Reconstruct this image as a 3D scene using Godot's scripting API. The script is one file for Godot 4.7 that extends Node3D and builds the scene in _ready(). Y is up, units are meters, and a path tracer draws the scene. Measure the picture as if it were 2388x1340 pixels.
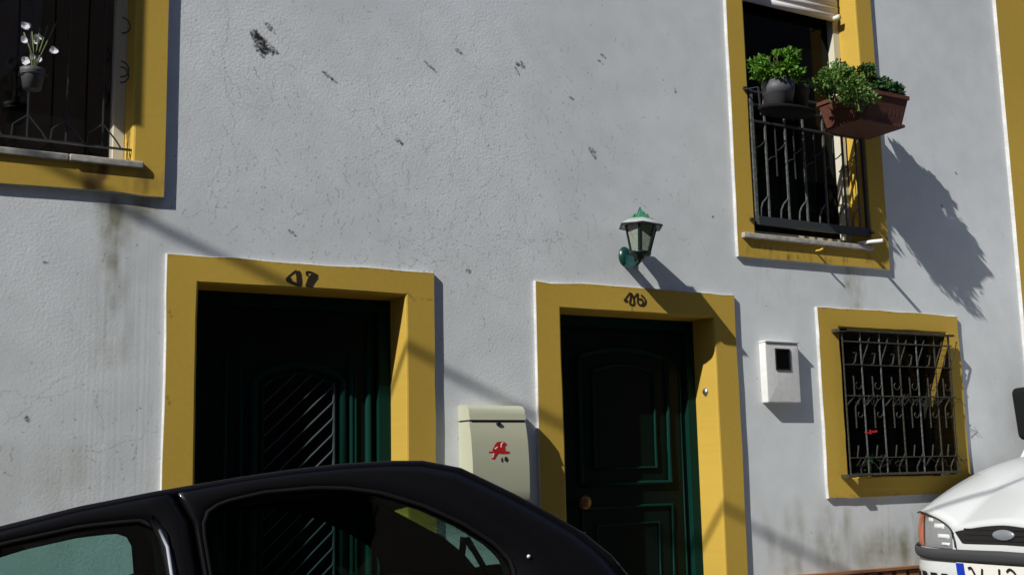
extends Node3D

# ---------------------------------------------------------------- helpers
var rng := RandomNumberGenerator.new()
var uv_world := false
const SLOPE := 0.11                      # the street climbs to the right

func lin(r: float, g: float, b: float) -> Color:
	return Color(r, g, b).linear_to_srgb()

func mat(c: Color, rough := 0.7, metal := 0.0, spec := 0.5) -> StandardMaterial3D:
	var m := StandardMaterial3D.new()
	m.albedo_color = c
	m.roughness = rough
	m.metallic = metal
	m.metallic_specular = spec
	return m

func begin(smooth := false) -> SurfaceTool:
	var st := SurfaceTool.new()
	st.begin(Mesh.PRIMITIVE_TRIANGLES)
	st.set_smooth_group(0 if smooth else 0xFFFFFFFF)
	return st

func vert(st: SurfaceTool, p: Vector3) -> void:
	if uv_world:
		st.set_uv(Vector2((p.x + 0.5) / 8.2, 1.0 - (p.y - 0.4) / 4.68))
	st.add_vertex(p)

func tri(st: SurfaceTool, a: Vector3, b: Vector3, c: Vector3) -> void:
	vert(st, a); vert(st, b); vert(st, c)

func quad(st: SurfaceTool, a: Vector3, b: Vector3, c: Vector3, d: Vector3) -> void:
	tri(st, a, b, c); tri(st, a, c, d)

func obb(st: SurfaceTool, o: Vector3, x: Vector3, y: Vector3, z: Vector3) -> void:
	# box about o with half axes x, y, z
	var p := []
	for i in 8:
		p.append(o + x * (1 if i & 1 else -1) + y * (1 if i & 2 else -1) + z * (1 if i & 4 else -1))
	for f in [[4, 6, 7, 5], [1, 3, 2, 0], [5, 7, 3, 1], [0, 2, 6, 4], [6, 2, 3, 7], [0, 4, 5, 1]]:
		quad(st, p[f[0]], p[f[1]], p[f[2]], p[f[3]])

func box(st: SurfaceTool, a: Vector3, b: Vector3) -> void:
	var h := (b - a) / 2.0
	obb(st, (a + b) / 2.0, Vector3(h.x, 0, 0), Vector3(0, h.y, 0), Vector3(0, 0, h.z))

func rbox(st: SurfaceTool, a: Vector3, b: Vector3, r: float) -> void:
	# box whose front (+z) edges and corners are rounded
	var loops := []
	var c := (a + b) / 2.0
	var steps := 5
	for k in steps + 1:
		var t := PI / 2.0 * k / steps
		loops.append(round_rect(a.x + r * (1.0 - cos(t)), a.y + r * (1.0 - cos(t)), b.x - r * (1.0 - cos(t)), b.y - r * (1.0 - cos(t)), r * 0.9, b.z - r + r * sin(t)))
	loops.push_front(round_rect(a.x, a.y, b.x, b.y, r * 0.9, a.z))
	for k in loops.size() - 1:
		strip(st, loops[k], loops[k + 1])
	fan(st, loops[-1], Vector3(c.x, c.y, b.z))

func round_rect(x0: float, y0: float, x1: float, y1: float, r: float, z: float) -> PackedVector3Array:
	var out := PackedVector3Array()
	var cs := [[x1 - r, y1 - r, 0.0], [x0 + r, y1 - r, PI / 2], [x0 + r, y0 + r, PI], [x1 - r, y0 + r, PI * 1.5]]
	for q in cs:
		for k in 5:
			var t: float = q[2] + PI / 2 * k / 4.0
			out.append(Vector3(q[0] + r * cos(t), q[1] + r * sin(t), z))
	return out

func strip(st: SurfaceTool, a: PackedVector3Array, b: PackedVector3Array, closed := true) -> void:
	var n := a.size()
	for i in (n if closed else n - 1):
		var j := (i + 1) % n
		quad(st, a[i], b[i], b[j], a[j])

func facing(st: SurfaceTool, a: Vector3, b: Vector3, c: Vector3, n: Vector3) -> void:
	# a triangle whose front looks along n
	if (c - a).cross(b - a).dot(n) >= 0.0:
		tri(st, a, b, c)
	else:
		tri(st, a, c, b)

func slab(st: SurfaceTool, outer: PackedVector3Array, inner: PackedVector3Array, n: Vector3) -> void:
	# closed sheet of glass between two loops, every face looking outwards
	var co := Vector3.ZERO
	var ci := Vector3.ZERO
	for i in outer.size():
		co += outer[i] / outer.size(); ci += inner[i] / inner.size()
	for i in outer.size():
		var j := (i + 1) % outer.size()
		facing(st, co, outer[i], outer[j], n)
		facing(st, ci, inner[i], inner[j], -n)
		var e := (outer[i] + outer[j]) / 2 - co
		facing(st, outer[i], outer[j], inner[j], e); facing(st, outer[i], inner[j], inner[i], e)

func fan(st: SurfaceTool, a: PackedVector3Array, c: Vector3) -> void:
	for i in a.size():
		tri(st, c, a[(i + 1) % a.size()], a[i])

func tube(st: SurfaceTool, pts: Array, r: float, sides := 8, r_end := -1.0) -> void:
	var loops := []
	var up := Vector3(0.31, 0.83, 0.47).normalized()
	for i in pts.size():
		var p: Vector3 = pts[i]
		var d: Vector3 = (pts[mini(i + 1, pts.size() - 1)] - pts[maxi(i - 1, 0)]).normalized()
		var u := d.cross(up).normalized()
		var v := d.cross(u)
		var rr := r if r_end < 0.0 else lerpf(r, r_end, float(i) / maxf(1.0, pts.size() - 1))
		var l := PackedVector3Array()
		for k in sides:
			var t := TAU * k / sides
			l.append(p + (u * cos(t) + v * sin(t)) * rr)
		loops.append(l)
	for i in loops.size() - 1:
		strip(st, loops[i], loops[i + 1])
	fan(st, loops[0], pts[0]); fan(st, loops[-1], pts[-1])

func flatbar(st: SurfaceTool, a: Vector3, b: Vector3, w: float, d: float, depth_dir := Vector3(0, 0, 1)) -> void:
	var y := (b - a) / 2.0
	var z := (depth_dir - y.normalized() * depth_dir.dot(y.normalized())).normalized()
	var x := y.normalized().cross(z)
	obb(st, (a + b) / 2.0, x * w / 2, y, z * d / 2)

func flatpath(st: SurfaceTool, pts: Array, w: float, d: float) -> void:
	for i in pts.size() - 1:
		flatbar(st, pts[i], pts[i + 1], w, d)

func lathe(st: SurfaceTool, prof: Array, c: Vector3, sides := 24, axis := Basis()) -> void:
	# prof: Vector2(radius, height) along the basis' y
	var loops := []
	for q in prof:
		var l := PackedVector3Array()
		for k in sides:
			var t := TAU * k / sides
			l.append(c + axis * Vector3(q.x * cos(t), q.y, q.x * sin(t)))
		loops.append(l)
	for i in loops.size() - 1:
		strip(st, loops[i], loops[i + 1])

func ribbon(st: SurfaceTool, pts: Array, w: float, t: float) -> void:
	# a brush stroke in the xy plane: width w, thickness t, round ends
	var p := []
	for i in pts.size() - 1:          # Catmull-Rom
		var p0: Vector3 = pts[maxi(i - 1, 0)]
		var p1: Vector3 = pts[i]
		var p2: Vector3 = pts[i + 1]
		var p3: Vector3 = pts[mini(i + 2, pts.size() - 1)]
		for k in 6:
			p.append(p1.cubic_interpolate(p2, p0, p3, k / 6.0))
	p.append(pts[-1])
	var l := PackedVector3Array()
	var r := PackedVector3Array()
	for i in p.size():
		var d: Vector3 = (p[mini(i + 1, p.size() - 1)] - p[maxi(i - 1, 0)]).normalized()
		var n := Vector3(-d.y, d.x, 0)
		var e := minf(i, p.size() - 1 - i)
		var ww := w / 2 * (0.75 if e < 1 else 1.0) * (0.93 + 0.14 * rng.randf())
		l.append(p[i] + n * ww); r.append(p[i] - n * ww)
	var up := Vector3(0, 0, t)
	for i in p.size() - 1:
		quad(st, l[i] + up, l[i + 1] + up, r[i + 1] + up, r[i] + up)
		quad(st, l[i], l[i + 1], l[i + 1] + up, l[i] + up)
		quad(st, r[i] + up, r[i + 1] + up, r[i + 1], r[i])

func extrude(st: SurfaceTool, poly: PackedVector2Array, f: Callable, d: Vector3) -> void:
	# flat polygon placed by f(Vector2) -> Vector3, made thick by d
	var idx := Geometry2D.triangulate_polygon(poly)
	for i in range(0, idx.size(), 3):
		var a: Vector3 = f.call(poly[idx[i]]); var b: Vector3 = f.call(poly[idx[i + 1]]); var c: Vector3 = f.call(poly[idx[i + 2]])
		tri(st, a + d, b + d, c + d); tri(st, c, b, a)
	for i in poly.size():
		var a: Vector3 = f.call(poly[i]); var b: Vector3 = f.call(poly[(i + 1) % poly.size()])
		quad(st, a, b, b + d, a + d)

func put(called: String, st: SurfaceTool, m: Material, parent: Node3D, label := "") -> MeshInstance3D:
	st.generate_normals()
	var o := MeshInstance3D.new()
	o.name = called
	o.mesh = st.commit()
	o.material_override = m
	o.cast_shadow = GeometryInstance3D.SHADOW_CASTING_SETTING_ON
	parent.add_child(o, true)
	if label:
		o.set_meta("label", label)
	return o

func thing(called: String, label: String, category: String, at := Vector3.ZERO, group := "") -> Node3D:
	var o := Node3D.new()
	o.name = called
	o.position = at
	add_child(o, true)
	o.set_meta("label", label)
	o.set_meta("category", category)
	if group:
		o.set_meta("group", group)
	return o

func structure(called: String, st: SurfaceTool, m: Material) -> void:
	put(called, st, m, self).set_meta("kind", "structure")

func noise(freq: float, sd: int, octaves := 3, type := FastNoiseLite.TYPE_SIMPLEX_SMOOTH) -> FastNoiseLite:
	var n := FastNoiseLite.new()
	n.seed = sd
	n.frequency = freq
	n.noise_type = type
	n.fractal_octaves = octaves
	return n

func tile_tex(lo: float, hi: float, freq: float, sd: int, octaves := 4) -> ImageTexture:
	# a seamless grey texture between two brightnesses
	var im := noise(freq, sd, octaves).get_seamless_image(256, 256)
	im.convert(Image.FORMAT_L8)
	var d := im.get_data()
	for i in d.size():
		d[i] = int(255.0 * lerpf(lo, hi, d[i] / 255.0))
	return ImageTexture.create_from_image(Image.create_from_data(256, 256, false, Image.FORMAT_L8, d))

func triplanar(m: StandardMaterial3D, t: Texture2D, scale: float, bump := 0.0, bt: Texture2D = null) -> StandardMaterial3D:
	m.albedo_texture = t
	m.uv1_triplanar = true
	m.uv1_world_triplanar = true
	m.uv1_scale = Vector3.ONE * scale
	if bump > 0.0:
		m.heightmap_enabled = true
		m.heightmap_texture = bt
		m.heightmap_scale = bump
	return m

# ---------------------------------------------------------------- facade textures
const TW := 2048
const TH := 1168
var crack_shade_mask := PackedByteArray()
var stain_mask := PackedByteArray()

func stamp(mask: PackedByteArray, x: float, y: float, r: float, a: float) -> void:
	var cx := (x + 0.5) / 8.2 * TW
	var cy := (1.0 - (y - 0.4) / 4.68) * TH
	var pr := maxf(r / 8.2 * TW, 0.6)
	for j in range(maxi(0, int(cy - pr)), mini(TH, int(cy + pr) + 2)):
		for i in range(maxi(0, int(cx - pr)), mini(TW, int(cx + pr) + 2)):
			var q := Vector2(i + 0.5 - cx, j + 0.5 - cy).length() / pr
			if q < 1.0:
				var k := j * TW + i
				mask[k] = mini(255, mask[k] + int(255.0 * a * minf(1.0, 2.0 * (1.0 - q))))

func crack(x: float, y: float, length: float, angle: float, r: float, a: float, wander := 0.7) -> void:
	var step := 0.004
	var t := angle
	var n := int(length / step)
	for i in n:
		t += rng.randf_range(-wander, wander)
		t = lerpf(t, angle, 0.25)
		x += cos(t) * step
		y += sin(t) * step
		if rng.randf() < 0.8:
			stamp(crack_shade_mask, x, y, r * rng.randf_range(0.5, 1.2), a * rng.randf_range(0.4, 1.0))
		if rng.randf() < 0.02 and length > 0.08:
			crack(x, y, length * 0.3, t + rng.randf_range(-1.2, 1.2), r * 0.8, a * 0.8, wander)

func shaded_chip(x: float, y: float, l: float, w: float, angle: float) -> void:  # a hole in the render with its shadow painted in
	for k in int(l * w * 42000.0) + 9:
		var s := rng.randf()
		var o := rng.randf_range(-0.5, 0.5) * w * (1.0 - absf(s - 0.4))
		stamp(crack_shade_mask, x + cos(angle) * s * l - sin(angle) * o, y + sin(angle) * s * l + cos(angle) * o, rng.randf_range(0.003, 0.006), rng.randf_range(0.06, 0.24))

func smear(x0: float, y0: float, x1: float, y1: float, n: int, r: float, a: float) -> void:
	# a soft cloud of stain in a rectangle that thins towards its lower end and its sides
	for k in n:
		var s := rng.randf()
		var o := rng.randfn(0.0, 0.25)
		var x := lerpf(x0, x1, 0.5 + o * 0.8)
		var y := lerpf(y1, y0, s * s)
		for j in 4:
			stamp(stain_mask, x, y - j * r * 0.8, r, a)

func facade_material() -> StandardMaterial3D:
	crack_shade_mask.resize(TW * TH)
	stain_mask.resize(TW * TH)
	rng.seed = 11
	# pitted, crazed areas of old render
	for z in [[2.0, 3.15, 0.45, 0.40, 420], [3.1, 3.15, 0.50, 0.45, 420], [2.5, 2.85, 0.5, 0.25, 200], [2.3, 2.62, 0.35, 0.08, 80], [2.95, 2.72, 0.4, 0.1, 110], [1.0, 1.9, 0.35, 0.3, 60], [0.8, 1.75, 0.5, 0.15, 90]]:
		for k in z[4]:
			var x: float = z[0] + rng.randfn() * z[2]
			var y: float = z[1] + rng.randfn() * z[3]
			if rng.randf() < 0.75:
				stamp(crack_shade_mask, x, y, rng.randf_range(0.003, 0.005), rng.randf_range(0.1, 0.4))
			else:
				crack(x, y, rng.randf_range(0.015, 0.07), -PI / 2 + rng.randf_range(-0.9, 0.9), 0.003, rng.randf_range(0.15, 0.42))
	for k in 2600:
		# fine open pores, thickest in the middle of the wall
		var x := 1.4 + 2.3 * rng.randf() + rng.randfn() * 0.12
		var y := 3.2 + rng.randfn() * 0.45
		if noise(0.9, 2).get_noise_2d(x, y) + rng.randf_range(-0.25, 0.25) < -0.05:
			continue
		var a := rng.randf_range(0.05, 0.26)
		stamp(crack_shade_mask, x, y, 0.0032, a)
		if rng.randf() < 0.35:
			stamp(crack_shade_mask, x + 0.003, y - 0.004, 0.003, a)
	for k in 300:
		stamp(crack_shade_mask, rng.randf_range(-0.4, 7.4), rng.randf_range(0.6, 4.9), rng.randf_range(0.0025, 0.005), rng.randf_range(0.1, 0.5))
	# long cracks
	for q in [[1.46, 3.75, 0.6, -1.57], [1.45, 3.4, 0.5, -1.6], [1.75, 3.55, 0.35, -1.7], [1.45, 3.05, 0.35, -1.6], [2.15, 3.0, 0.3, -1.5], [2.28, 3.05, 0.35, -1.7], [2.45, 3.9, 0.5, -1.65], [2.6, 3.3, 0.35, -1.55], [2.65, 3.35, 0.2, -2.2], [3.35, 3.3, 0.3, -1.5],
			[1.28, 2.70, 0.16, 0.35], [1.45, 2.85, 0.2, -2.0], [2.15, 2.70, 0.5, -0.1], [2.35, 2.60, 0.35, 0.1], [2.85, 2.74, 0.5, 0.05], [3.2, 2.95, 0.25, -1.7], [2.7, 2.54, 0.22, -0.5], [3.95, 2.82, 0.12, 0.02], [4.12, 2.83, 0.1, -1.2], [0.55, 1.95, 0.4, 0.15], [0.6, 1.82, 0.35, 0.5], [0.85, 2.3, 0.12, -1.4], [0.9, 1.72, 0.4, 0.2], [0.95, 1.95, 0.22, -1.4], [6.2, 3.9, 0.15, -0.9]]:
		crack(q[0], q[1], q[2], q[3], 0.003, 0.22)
	# chips in the render, the shadows in their holes painted as dark strokes
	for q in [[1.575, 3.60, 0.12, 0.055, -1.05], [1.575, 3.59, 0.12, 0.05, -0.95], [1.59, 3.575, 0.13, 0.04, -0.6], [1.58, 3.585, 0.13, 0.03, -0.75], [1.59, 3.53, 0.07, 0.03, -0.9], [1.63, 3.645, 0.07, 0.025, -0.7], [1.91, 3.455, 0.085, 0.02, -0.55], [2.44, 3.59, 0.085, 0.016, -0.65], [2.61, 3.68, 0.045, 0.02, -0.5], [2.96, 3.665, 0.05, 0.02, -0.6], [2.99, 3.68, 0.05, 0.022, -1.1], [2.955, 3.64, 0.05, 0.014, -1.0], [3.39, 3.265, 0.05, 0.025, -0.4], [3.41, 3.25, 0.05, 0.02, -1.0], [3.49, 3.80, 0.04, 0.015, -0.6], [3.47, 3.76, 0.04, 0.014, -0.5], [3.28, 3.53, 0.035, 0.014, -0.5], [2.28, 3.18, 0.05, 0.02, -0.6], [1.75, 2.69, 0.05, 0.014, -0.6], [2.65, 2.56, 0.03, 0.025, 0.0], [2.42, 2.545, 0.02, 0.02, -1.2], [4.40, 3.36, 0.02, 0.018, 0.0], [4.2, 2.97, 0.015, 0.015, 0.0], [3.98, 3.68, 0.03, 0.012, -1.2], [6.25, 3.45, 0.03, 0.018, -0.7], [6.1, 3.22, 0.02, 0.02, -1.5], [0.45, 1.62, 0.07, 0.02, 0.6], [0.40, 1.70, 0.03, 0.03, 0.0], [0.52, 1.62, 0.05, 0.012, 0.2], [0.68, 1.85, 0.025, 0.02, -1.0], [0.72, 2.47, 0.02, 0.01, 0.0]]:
		shaded_chip(q[0], q[1], q[2], q[3], q[4])
	# run-off stains: under the left window, under the right sill, damp along the foot of the wall
	rng.seed = 12
	smear(0.88, 2.10, 1.12, 2.78, 110, 0.032, 0.026)
	smear(0.95, 2.3, 1.03, 2.76, 60, 0.018, 0.045)
	smear(1.02, 2.72, 1.2, 2.78, 20, 0.03, 0.04)
	smear(5.10, 2.46, 5.40, 2.76, 80, 0.022, 0.03)
	smear(5.2, 2.45, 5.26, 2.76, 30, 0.012, 0.05)
	smear(4.45, 2.5, 4.9, 2.75, 30, 0.02, 0.02)
	for k in 70:
		var x := rng.randf_range(4.3, 6.4)
		smear(x, 0.85, x + rng.randf_range(0.05, 0.2), rng.randf_range(1.12, 1.42), 14, rng.randf_range(0.02, 0.05), 0.013)
	for k in 16:
		var x := rng.randf_range(4.8, 5.7)
		smear(x, 0.95, x + 0.03, rng.randf_range(1.15, 1.4), 10, 0.012, 0.022)
	smear(4.3, 0.8, 6.5, 1.2, 300, 0.055, 0.016)
	smear(0.3, 1.2, 1.3, 1.75, 120, 0.055, 0.012)
	var wide := noise(0.0022, 3, 3).get_image(TW, TH).get_data()
	var mid := noise(0.02, 4, 3).get_image(TW, TH).get_data()
	var grain := noise(0.26, 5, 2).get_image(TW, TH).get_data()
	var soft := noise(0.045, 6, 3).get_image(TW, TH).get_data()
	var col := PackedByteArray()
	col.resize(TW * TH * 3)
	var bump := PackedByteArray()
	bump.resize(TW * TH)
	for j in TH:
		var stripes := PackedFloat32Array()
		for i in TW:
			var k := j * TW + i
			var v := 0.935 + 0.075 * (wide[k] / 255.0) + 0.05 * (mid[k] / 255.0 - 0.5) + 0.03 * (grain[k] / 255.0 - 0.5)
			var c := crack_shade_mask[k] / 255.0
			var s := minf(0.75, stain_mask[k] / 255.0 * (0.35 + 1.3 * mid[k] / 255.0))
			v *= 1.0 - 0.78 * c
			col[k * 3] = int(clampf(210.5 * v * (1.0 - 0.46 * s), 0, 255))
			col[k * 3 + 1] = int(clampf(215.0 * v * (1.0 - 0.48 * s), 0, 255))
			col[k * 3 + 2] = int(clampf(217.0 * v * (1.0 - 0.58 * s), 0, 255))
			var rough := clampf(wide[k] / 255.0 * 1.4 - 0.1, 0.25, 1.0) * (0.35 + 0.65 * clampf((1020.0 - i) / 160.0, 0, 1) * clampf((i - 190.0) / 120.0, 0, 1))
			bump[k] = int(clampf(128.0 + (grain[k] - 128.0) * 0.5 * rough + (soft[k] - 128.0) * 0.16 * (0.4 + rough) - 80.0 * c, 0, 255))
	# brush marks left of the first door
	var brush := noise(0.11, 9, 2)
	for i in range(300, 436):
		for j in range(560, 1000):
			var w := clampf(minf((i - 300) / 60.0, (436 - i) / 4.0), 0, 1) * clampf(minf((j - 560) / 120.0, (1000 - j) / 120.0), 0, 1)
			bump[j * TW + i] = int(clampf(bump[j * TW + i] + 34.0 * w * brush.get_noise_2d(i * 1.6, j * 0.03), 0, 255))
	var m := mat(Color.WHITE, 0.92, 0.0, 0.25)
	m.albedo_texture = ImageTexture.create_from_image(Image.create_from_data(TW, TH, false, Image.FORMAT_RGB8, col))
	m.heightmap_enabled = true
	m.heightmap_texture = ImageTexture.create_from_image(Image.create_from_data(TW, TH, false, Image.FORMAT_L8, bump))
	m.heightmap_scale = 0.165
	return m

func band_texture() -> ImageTexture:
	# uneven paint, scuffs and run-off on the yellow bands, laid over the facade like the wall's texture
	crack_shade_mask.fill(0)
	stain_mask.fill(0)
	rng.seed = 17
	smear(0.84, 2.77, 0.97, 2.905, 26, 0.022, 0.10)
	smear(0.0, 2.78, 0.4, 2.80, 30, 0.015, 0.05)
	smear(1.02, 2.78, 1.2, 2.90, 20, 0.02, 0.05)
	for k in 26:
		var x := rng.randf_range(4.4, 5.5)
		smear(x, 2.755, x + 0.03, rng.randf_range(2.79, 2.86), 5, 0.01, 0.05)
	for q in [[1.21, 2.535, 2.47, 2.54], [3.03, 2.53, 4.32, 2.536], [4.94, 2.495, 6.13, 2.50], [4.94, 1.41, 6.13, 1.42]]:
		for k in 90:
			stamp(stain_mask, rng.randf_range(q[0], q[2]), rng.randf_range(q[1], q[3]), rng.randf_range(0.004, 0.012), rng.randf_range(0.04, 0.18))
	for k in 160:
		stamp(crack_shade_mask, rng.randf_range(0.0, 7.3), rng.randf_range(1.2, 4.8), rng.randf_range(0.003, 0.006), rng.randf_range(0.1, 0.4))
	for q in [[2.315, 2.44, 0.06, -0.7], [2.34, 2.412, 0.12, 0.03], [3.62, 2.43, 0.05, -1.4], [4.86, 2.80, 0.07, -1.5], [5.2, 2.84, 0.06, -1.5], [1.225, 2.3, 0.04, -1.5], [1.22, 1.95, 0.05, -1.5]]:
		crack(q[0], q[1], q[2], q[3], 0.004, 0.4, 0.3)
	var w := TW / 2
	var h := TH / 2
	var blot := noise(0.004, 31, 3).get_image(w, h).get_data()
	var grainy := noise(0.25, 32, 2).get_image(w, h).get_data()
	var col := PackedByteArray()
	col.resize(w * h * 3)
	for j in h:
		for i in w:
			var k := j * w + i
			var k2 := j * 2 * TW + i * 2
			var v := 0.89 + 0.10 * blot[k] / 255.0 + 0.03 * (grainy[k] / 255.0 - 0.5)
			v *= 1.0 - 0.7 * crack_shade_mask[k2] / 255.0
			var s := minf(0.8, stain_mask[k2] / 255.0)
			col[k * 3] = int(255.0 * clampf(v * (1.0 - 0.55 * s), 0, 1))
			col[k * 3 + 1] = int(255.0 * clampf(v * (1.0 - 0.58 * s), 0, 1))
			col[k * 3 + 2] = int(255.0 * clampf(v * (1.0 - 0.40 * s), 0, 1))
	return ImageTexture.create_from_image(Image.create_from_data(w, h, false, Image.FORMAT_RGB8, col))

# ---------------------------------------------------------------- materials
var M := {}

func materials() -> void:
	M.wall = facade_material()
	var fine := tile_tex(0.0, 1.0, 0.05, 21)
	var blot := tile_tex(0.86, 1.0, 0.012, 22)
	M.yellow = mat(lin(0.545, 0.362, 0.060), 0.75, 0.0, 0.3)
	M.yellow.albedo_texture = band_texture()
	M.plaster = triplanar(mat(lin(0.62, 0.62, 0.61), 0.9, 0.0, 0.25), blot, 2.0, 0.2, fine)
	M.marble = triplanar(mat(lin(0.50, 0.47, 0.42), 0.5), tile_tex(0.7, 1.0, 0.03, 23), 2.0)
	M.iron = mat(lin(0.030, 0.034, 0.036), 0.45)
	M.iron_lit = triplanar(mat(lin(0.16, 0.18, 0.17), 0.55), tile_tex(0.5, 1.0, 0.03, 24), 4.0)  # paler iron, the sunlit look put into its colour
	M.light_bar = mat(lin(0.060, 0.075, 0.085), 0.8, 0.0, 0.05)
	M.rust = triplanar(mat(lin(0.075, 0.070, 0.048), 0.6), tile_tex(0.4, 1.0, 0.04, 25), 5.0)
	M.door = mat(lin(0.0022, 0.0075, 0.0055), 0.4, 0.0, 0.22)
	M.door_edge = mat(lin(0.003, 0.024, 0.018), 0.45, 0.0, 0.15)
	M.dark_glass = mat(lin(0.003, 0.003, 0.003), 0.08, 0.0, 0.22)
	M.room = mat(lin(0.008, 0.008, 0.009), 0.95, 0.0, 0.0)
	M.paint_white = mat(lin(0.70, 0.69, 0.65), 0.45)
	M.cream_frame = mat(lin(0.55, 0.52, 0.42), 0.5)
	M.number = mat(lin(0.022, 0.014, 0.006), 0.55)
	M.brass = mat(lin(0.16, 0.09, 0.02), 0.4, 0.6)
	M.teal = mat(lin(0.005, 0.036, 0.033), 0.3, 0.0, 0.45)
	M.lamp_dark = mat(lin(0.004, 0.020, 0.018), 0.35, 0.0, 0.4)
	M.lamp_cap = triplanar(mat(lin(0.50, 0.54, 0.54), 0.4), tile_tex(0.7, 1.0, 0.05, 26), 9.0)
	M.patina = mat(lin(0.03, 0.17, 0.085), 0.5)
	M.frost = triplanar(mat(lin(0.36, 0.40, 0.33), 0.35), tile_tex(0.72, 1.0, 0.03, 29), 6.0)
	M.frost.backlight_enabled = true
	M.frost.backlight = Color(0.75, 0.75, 0.62)
	M.screen = mat(lin(0.0015, 0.0015, 0.0015), 1.0, 0.0, 0.0)  # black of the added shading wires
	M.mail = mat(lin(0.40, 0.405, 0.30), 0.42)
	M.black = mat(lin(0.006, 0.006, 0.006), 0.5)
	M.plastic = triplanar(mat(lin(0.66, 0.67, 0.66), 0.5), tile_tex(0.93, 1.0, 0.03, 27), 3.0)
	M.sticker_red = mat(lin(0.38, 0.010, 0.012), 0.4)
	M.sticker_white = mat(lin(0.75, 0.70, 0.66), 0.4)
	M.terracotta = triplanar(mat(lin(0.115, 0.034, 0.018), 0.7), tile_tex(0.75, 1.0, 0.03, 28), 4.0)
	M.brown_pot = mat(lin(0.035, 0.020, 0.012), 0.7)
	M.grey_pot = mat(lin(0.055, 0.057, 0.063), 0.6)
	M.soil = mat(lin(0.03, 0.02, 0.013), 0.95)
	M.stem = mat(lin(0.08, 0.10, 0.03), 0.8)
	M.stem_dry = mat(lin(0.022, 0.022, 0.014), 0.9)
	M.leaf_fresh = leaf(0.085, 0.20, 0.018)
	M.leaf_dark = leaf(0.028, 0.085, 0.018)
	M.leaf_pale = leaf(0.115, 0.205, 0.045)
	M.leaf_deep = leaf(0.018, 0.065, 0.022)
	M.shutter_slat = mat(lin(0.62, 0.60, 0.60), 0.5)
	M.navy = mat(lin(0.016, 0.017, 0.030), 0.9)
	M.grey_cloth = mat(lin(0.03, 0.03, 0.032), 0.9)
	M.petal = mat(lin(0.80, 0.80, 0.84), 0.6)
	M.brick = [mat(lin(0.24, 0.115, 0.055), 0.85), mat(lin(0.17, 0.075, 0.04), 0.85), mat(lin(0.05, 0.03, 0.02), 0.85)]
	M.car_black = mat(lin(0.0040, 0.0040, 0.0052), 0.35, 0.0, 0.25)
	M.car_black.clearcoat_enabled = true
	M.car_black.clearcoat = 0.2
	M.car_black.clearcoat_roughness = 0.06
	M.rubber = mat(lin(0.006, 0.006, 0.006), 0.75, 0.0, 0.2)
	M.gloss_black = mat(lin(0.01, 0.01, 0.012), 0.12)
	M.lamp_glint = mat(lin(0.80, 0.82, 0.84), 0.15, 0.3)  # white for reflections painted into the van headlight
	M.painted_sheen = mat(lin(0.50, 0.52, 0.60), 0.25, 0.2)  # pale paint for the highlight line and glint on the car pillars
	M.chrome = mat(lin(0.45, 0.47, 0.52), 0.12, 1.0)
	M.trim = mat(lin(0.010, 0.010, 0.011), 0.85, 0.0, 0.2)
	M.tyre = mat(lin(0.02, 0.02, 0.02), 0.9)
	M.alloy = mat(lin(0.5, 0.5, 0.52), 0.35, 0.9)
	M.tint = mat(lin(0.54, 0.74, 0.69), 0.0)
	M.tint.refraction_enabled = true
	M.tint.refraction_scale = 0.05
	M.tint.transparency = BaseMaterial3D.TRANSPARENCY_ALPHA
	M.tint.albedo_color.a = 0.0
	M.clear = mat(lin(0.9, 0.9, 0.9), 0.03)
	M.clear.transparency = BaseMaterial3D.TRANSPARENCY_ALPHA
	M.clear.albedo_color = Color(0.1, 0.1, 0.1, 0.03)
	M.van_white = mat(lin(0.52, 0.54, 0.55), 0.35)
	M.van_white.clearcoat_enabled = true
	M.van_white.clearcoat = 0.6
	M.van_white.clearcoat_roughness = 0.1
	M.bumper = mat(lin(0.032, 0.034, 0.038), 0.65)
	M.amber = mat(lin(0.55, 0.12, 0.02), 0.2)
	M.reflector = mat(lin(0.62, 0.64, 0.66), 0.22, 0.85)
	M.badge = mat(lin(0.32, 0.35, 0.39), 0.35, 0.6)
	M.blue = mat(lin(0.004, 0.035, 0.40), 0.4)
	M.red_lamp = mat(lin(0.16, 0.022, 0.018), 0.4)

func leaf(r: float, g: float, b: float) -> StandardMaterial3D:
	var m := mat(Color.WHITE, 0.5, 0.0, 0.4)
	m.vertex_color_use_as_albedo = true
	m.albedo_color = lin(r, g, b)
	m.backlight_enabled = true
	m.backlight = Color(0.35, 0.55, 0.12)
	return m

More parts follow.
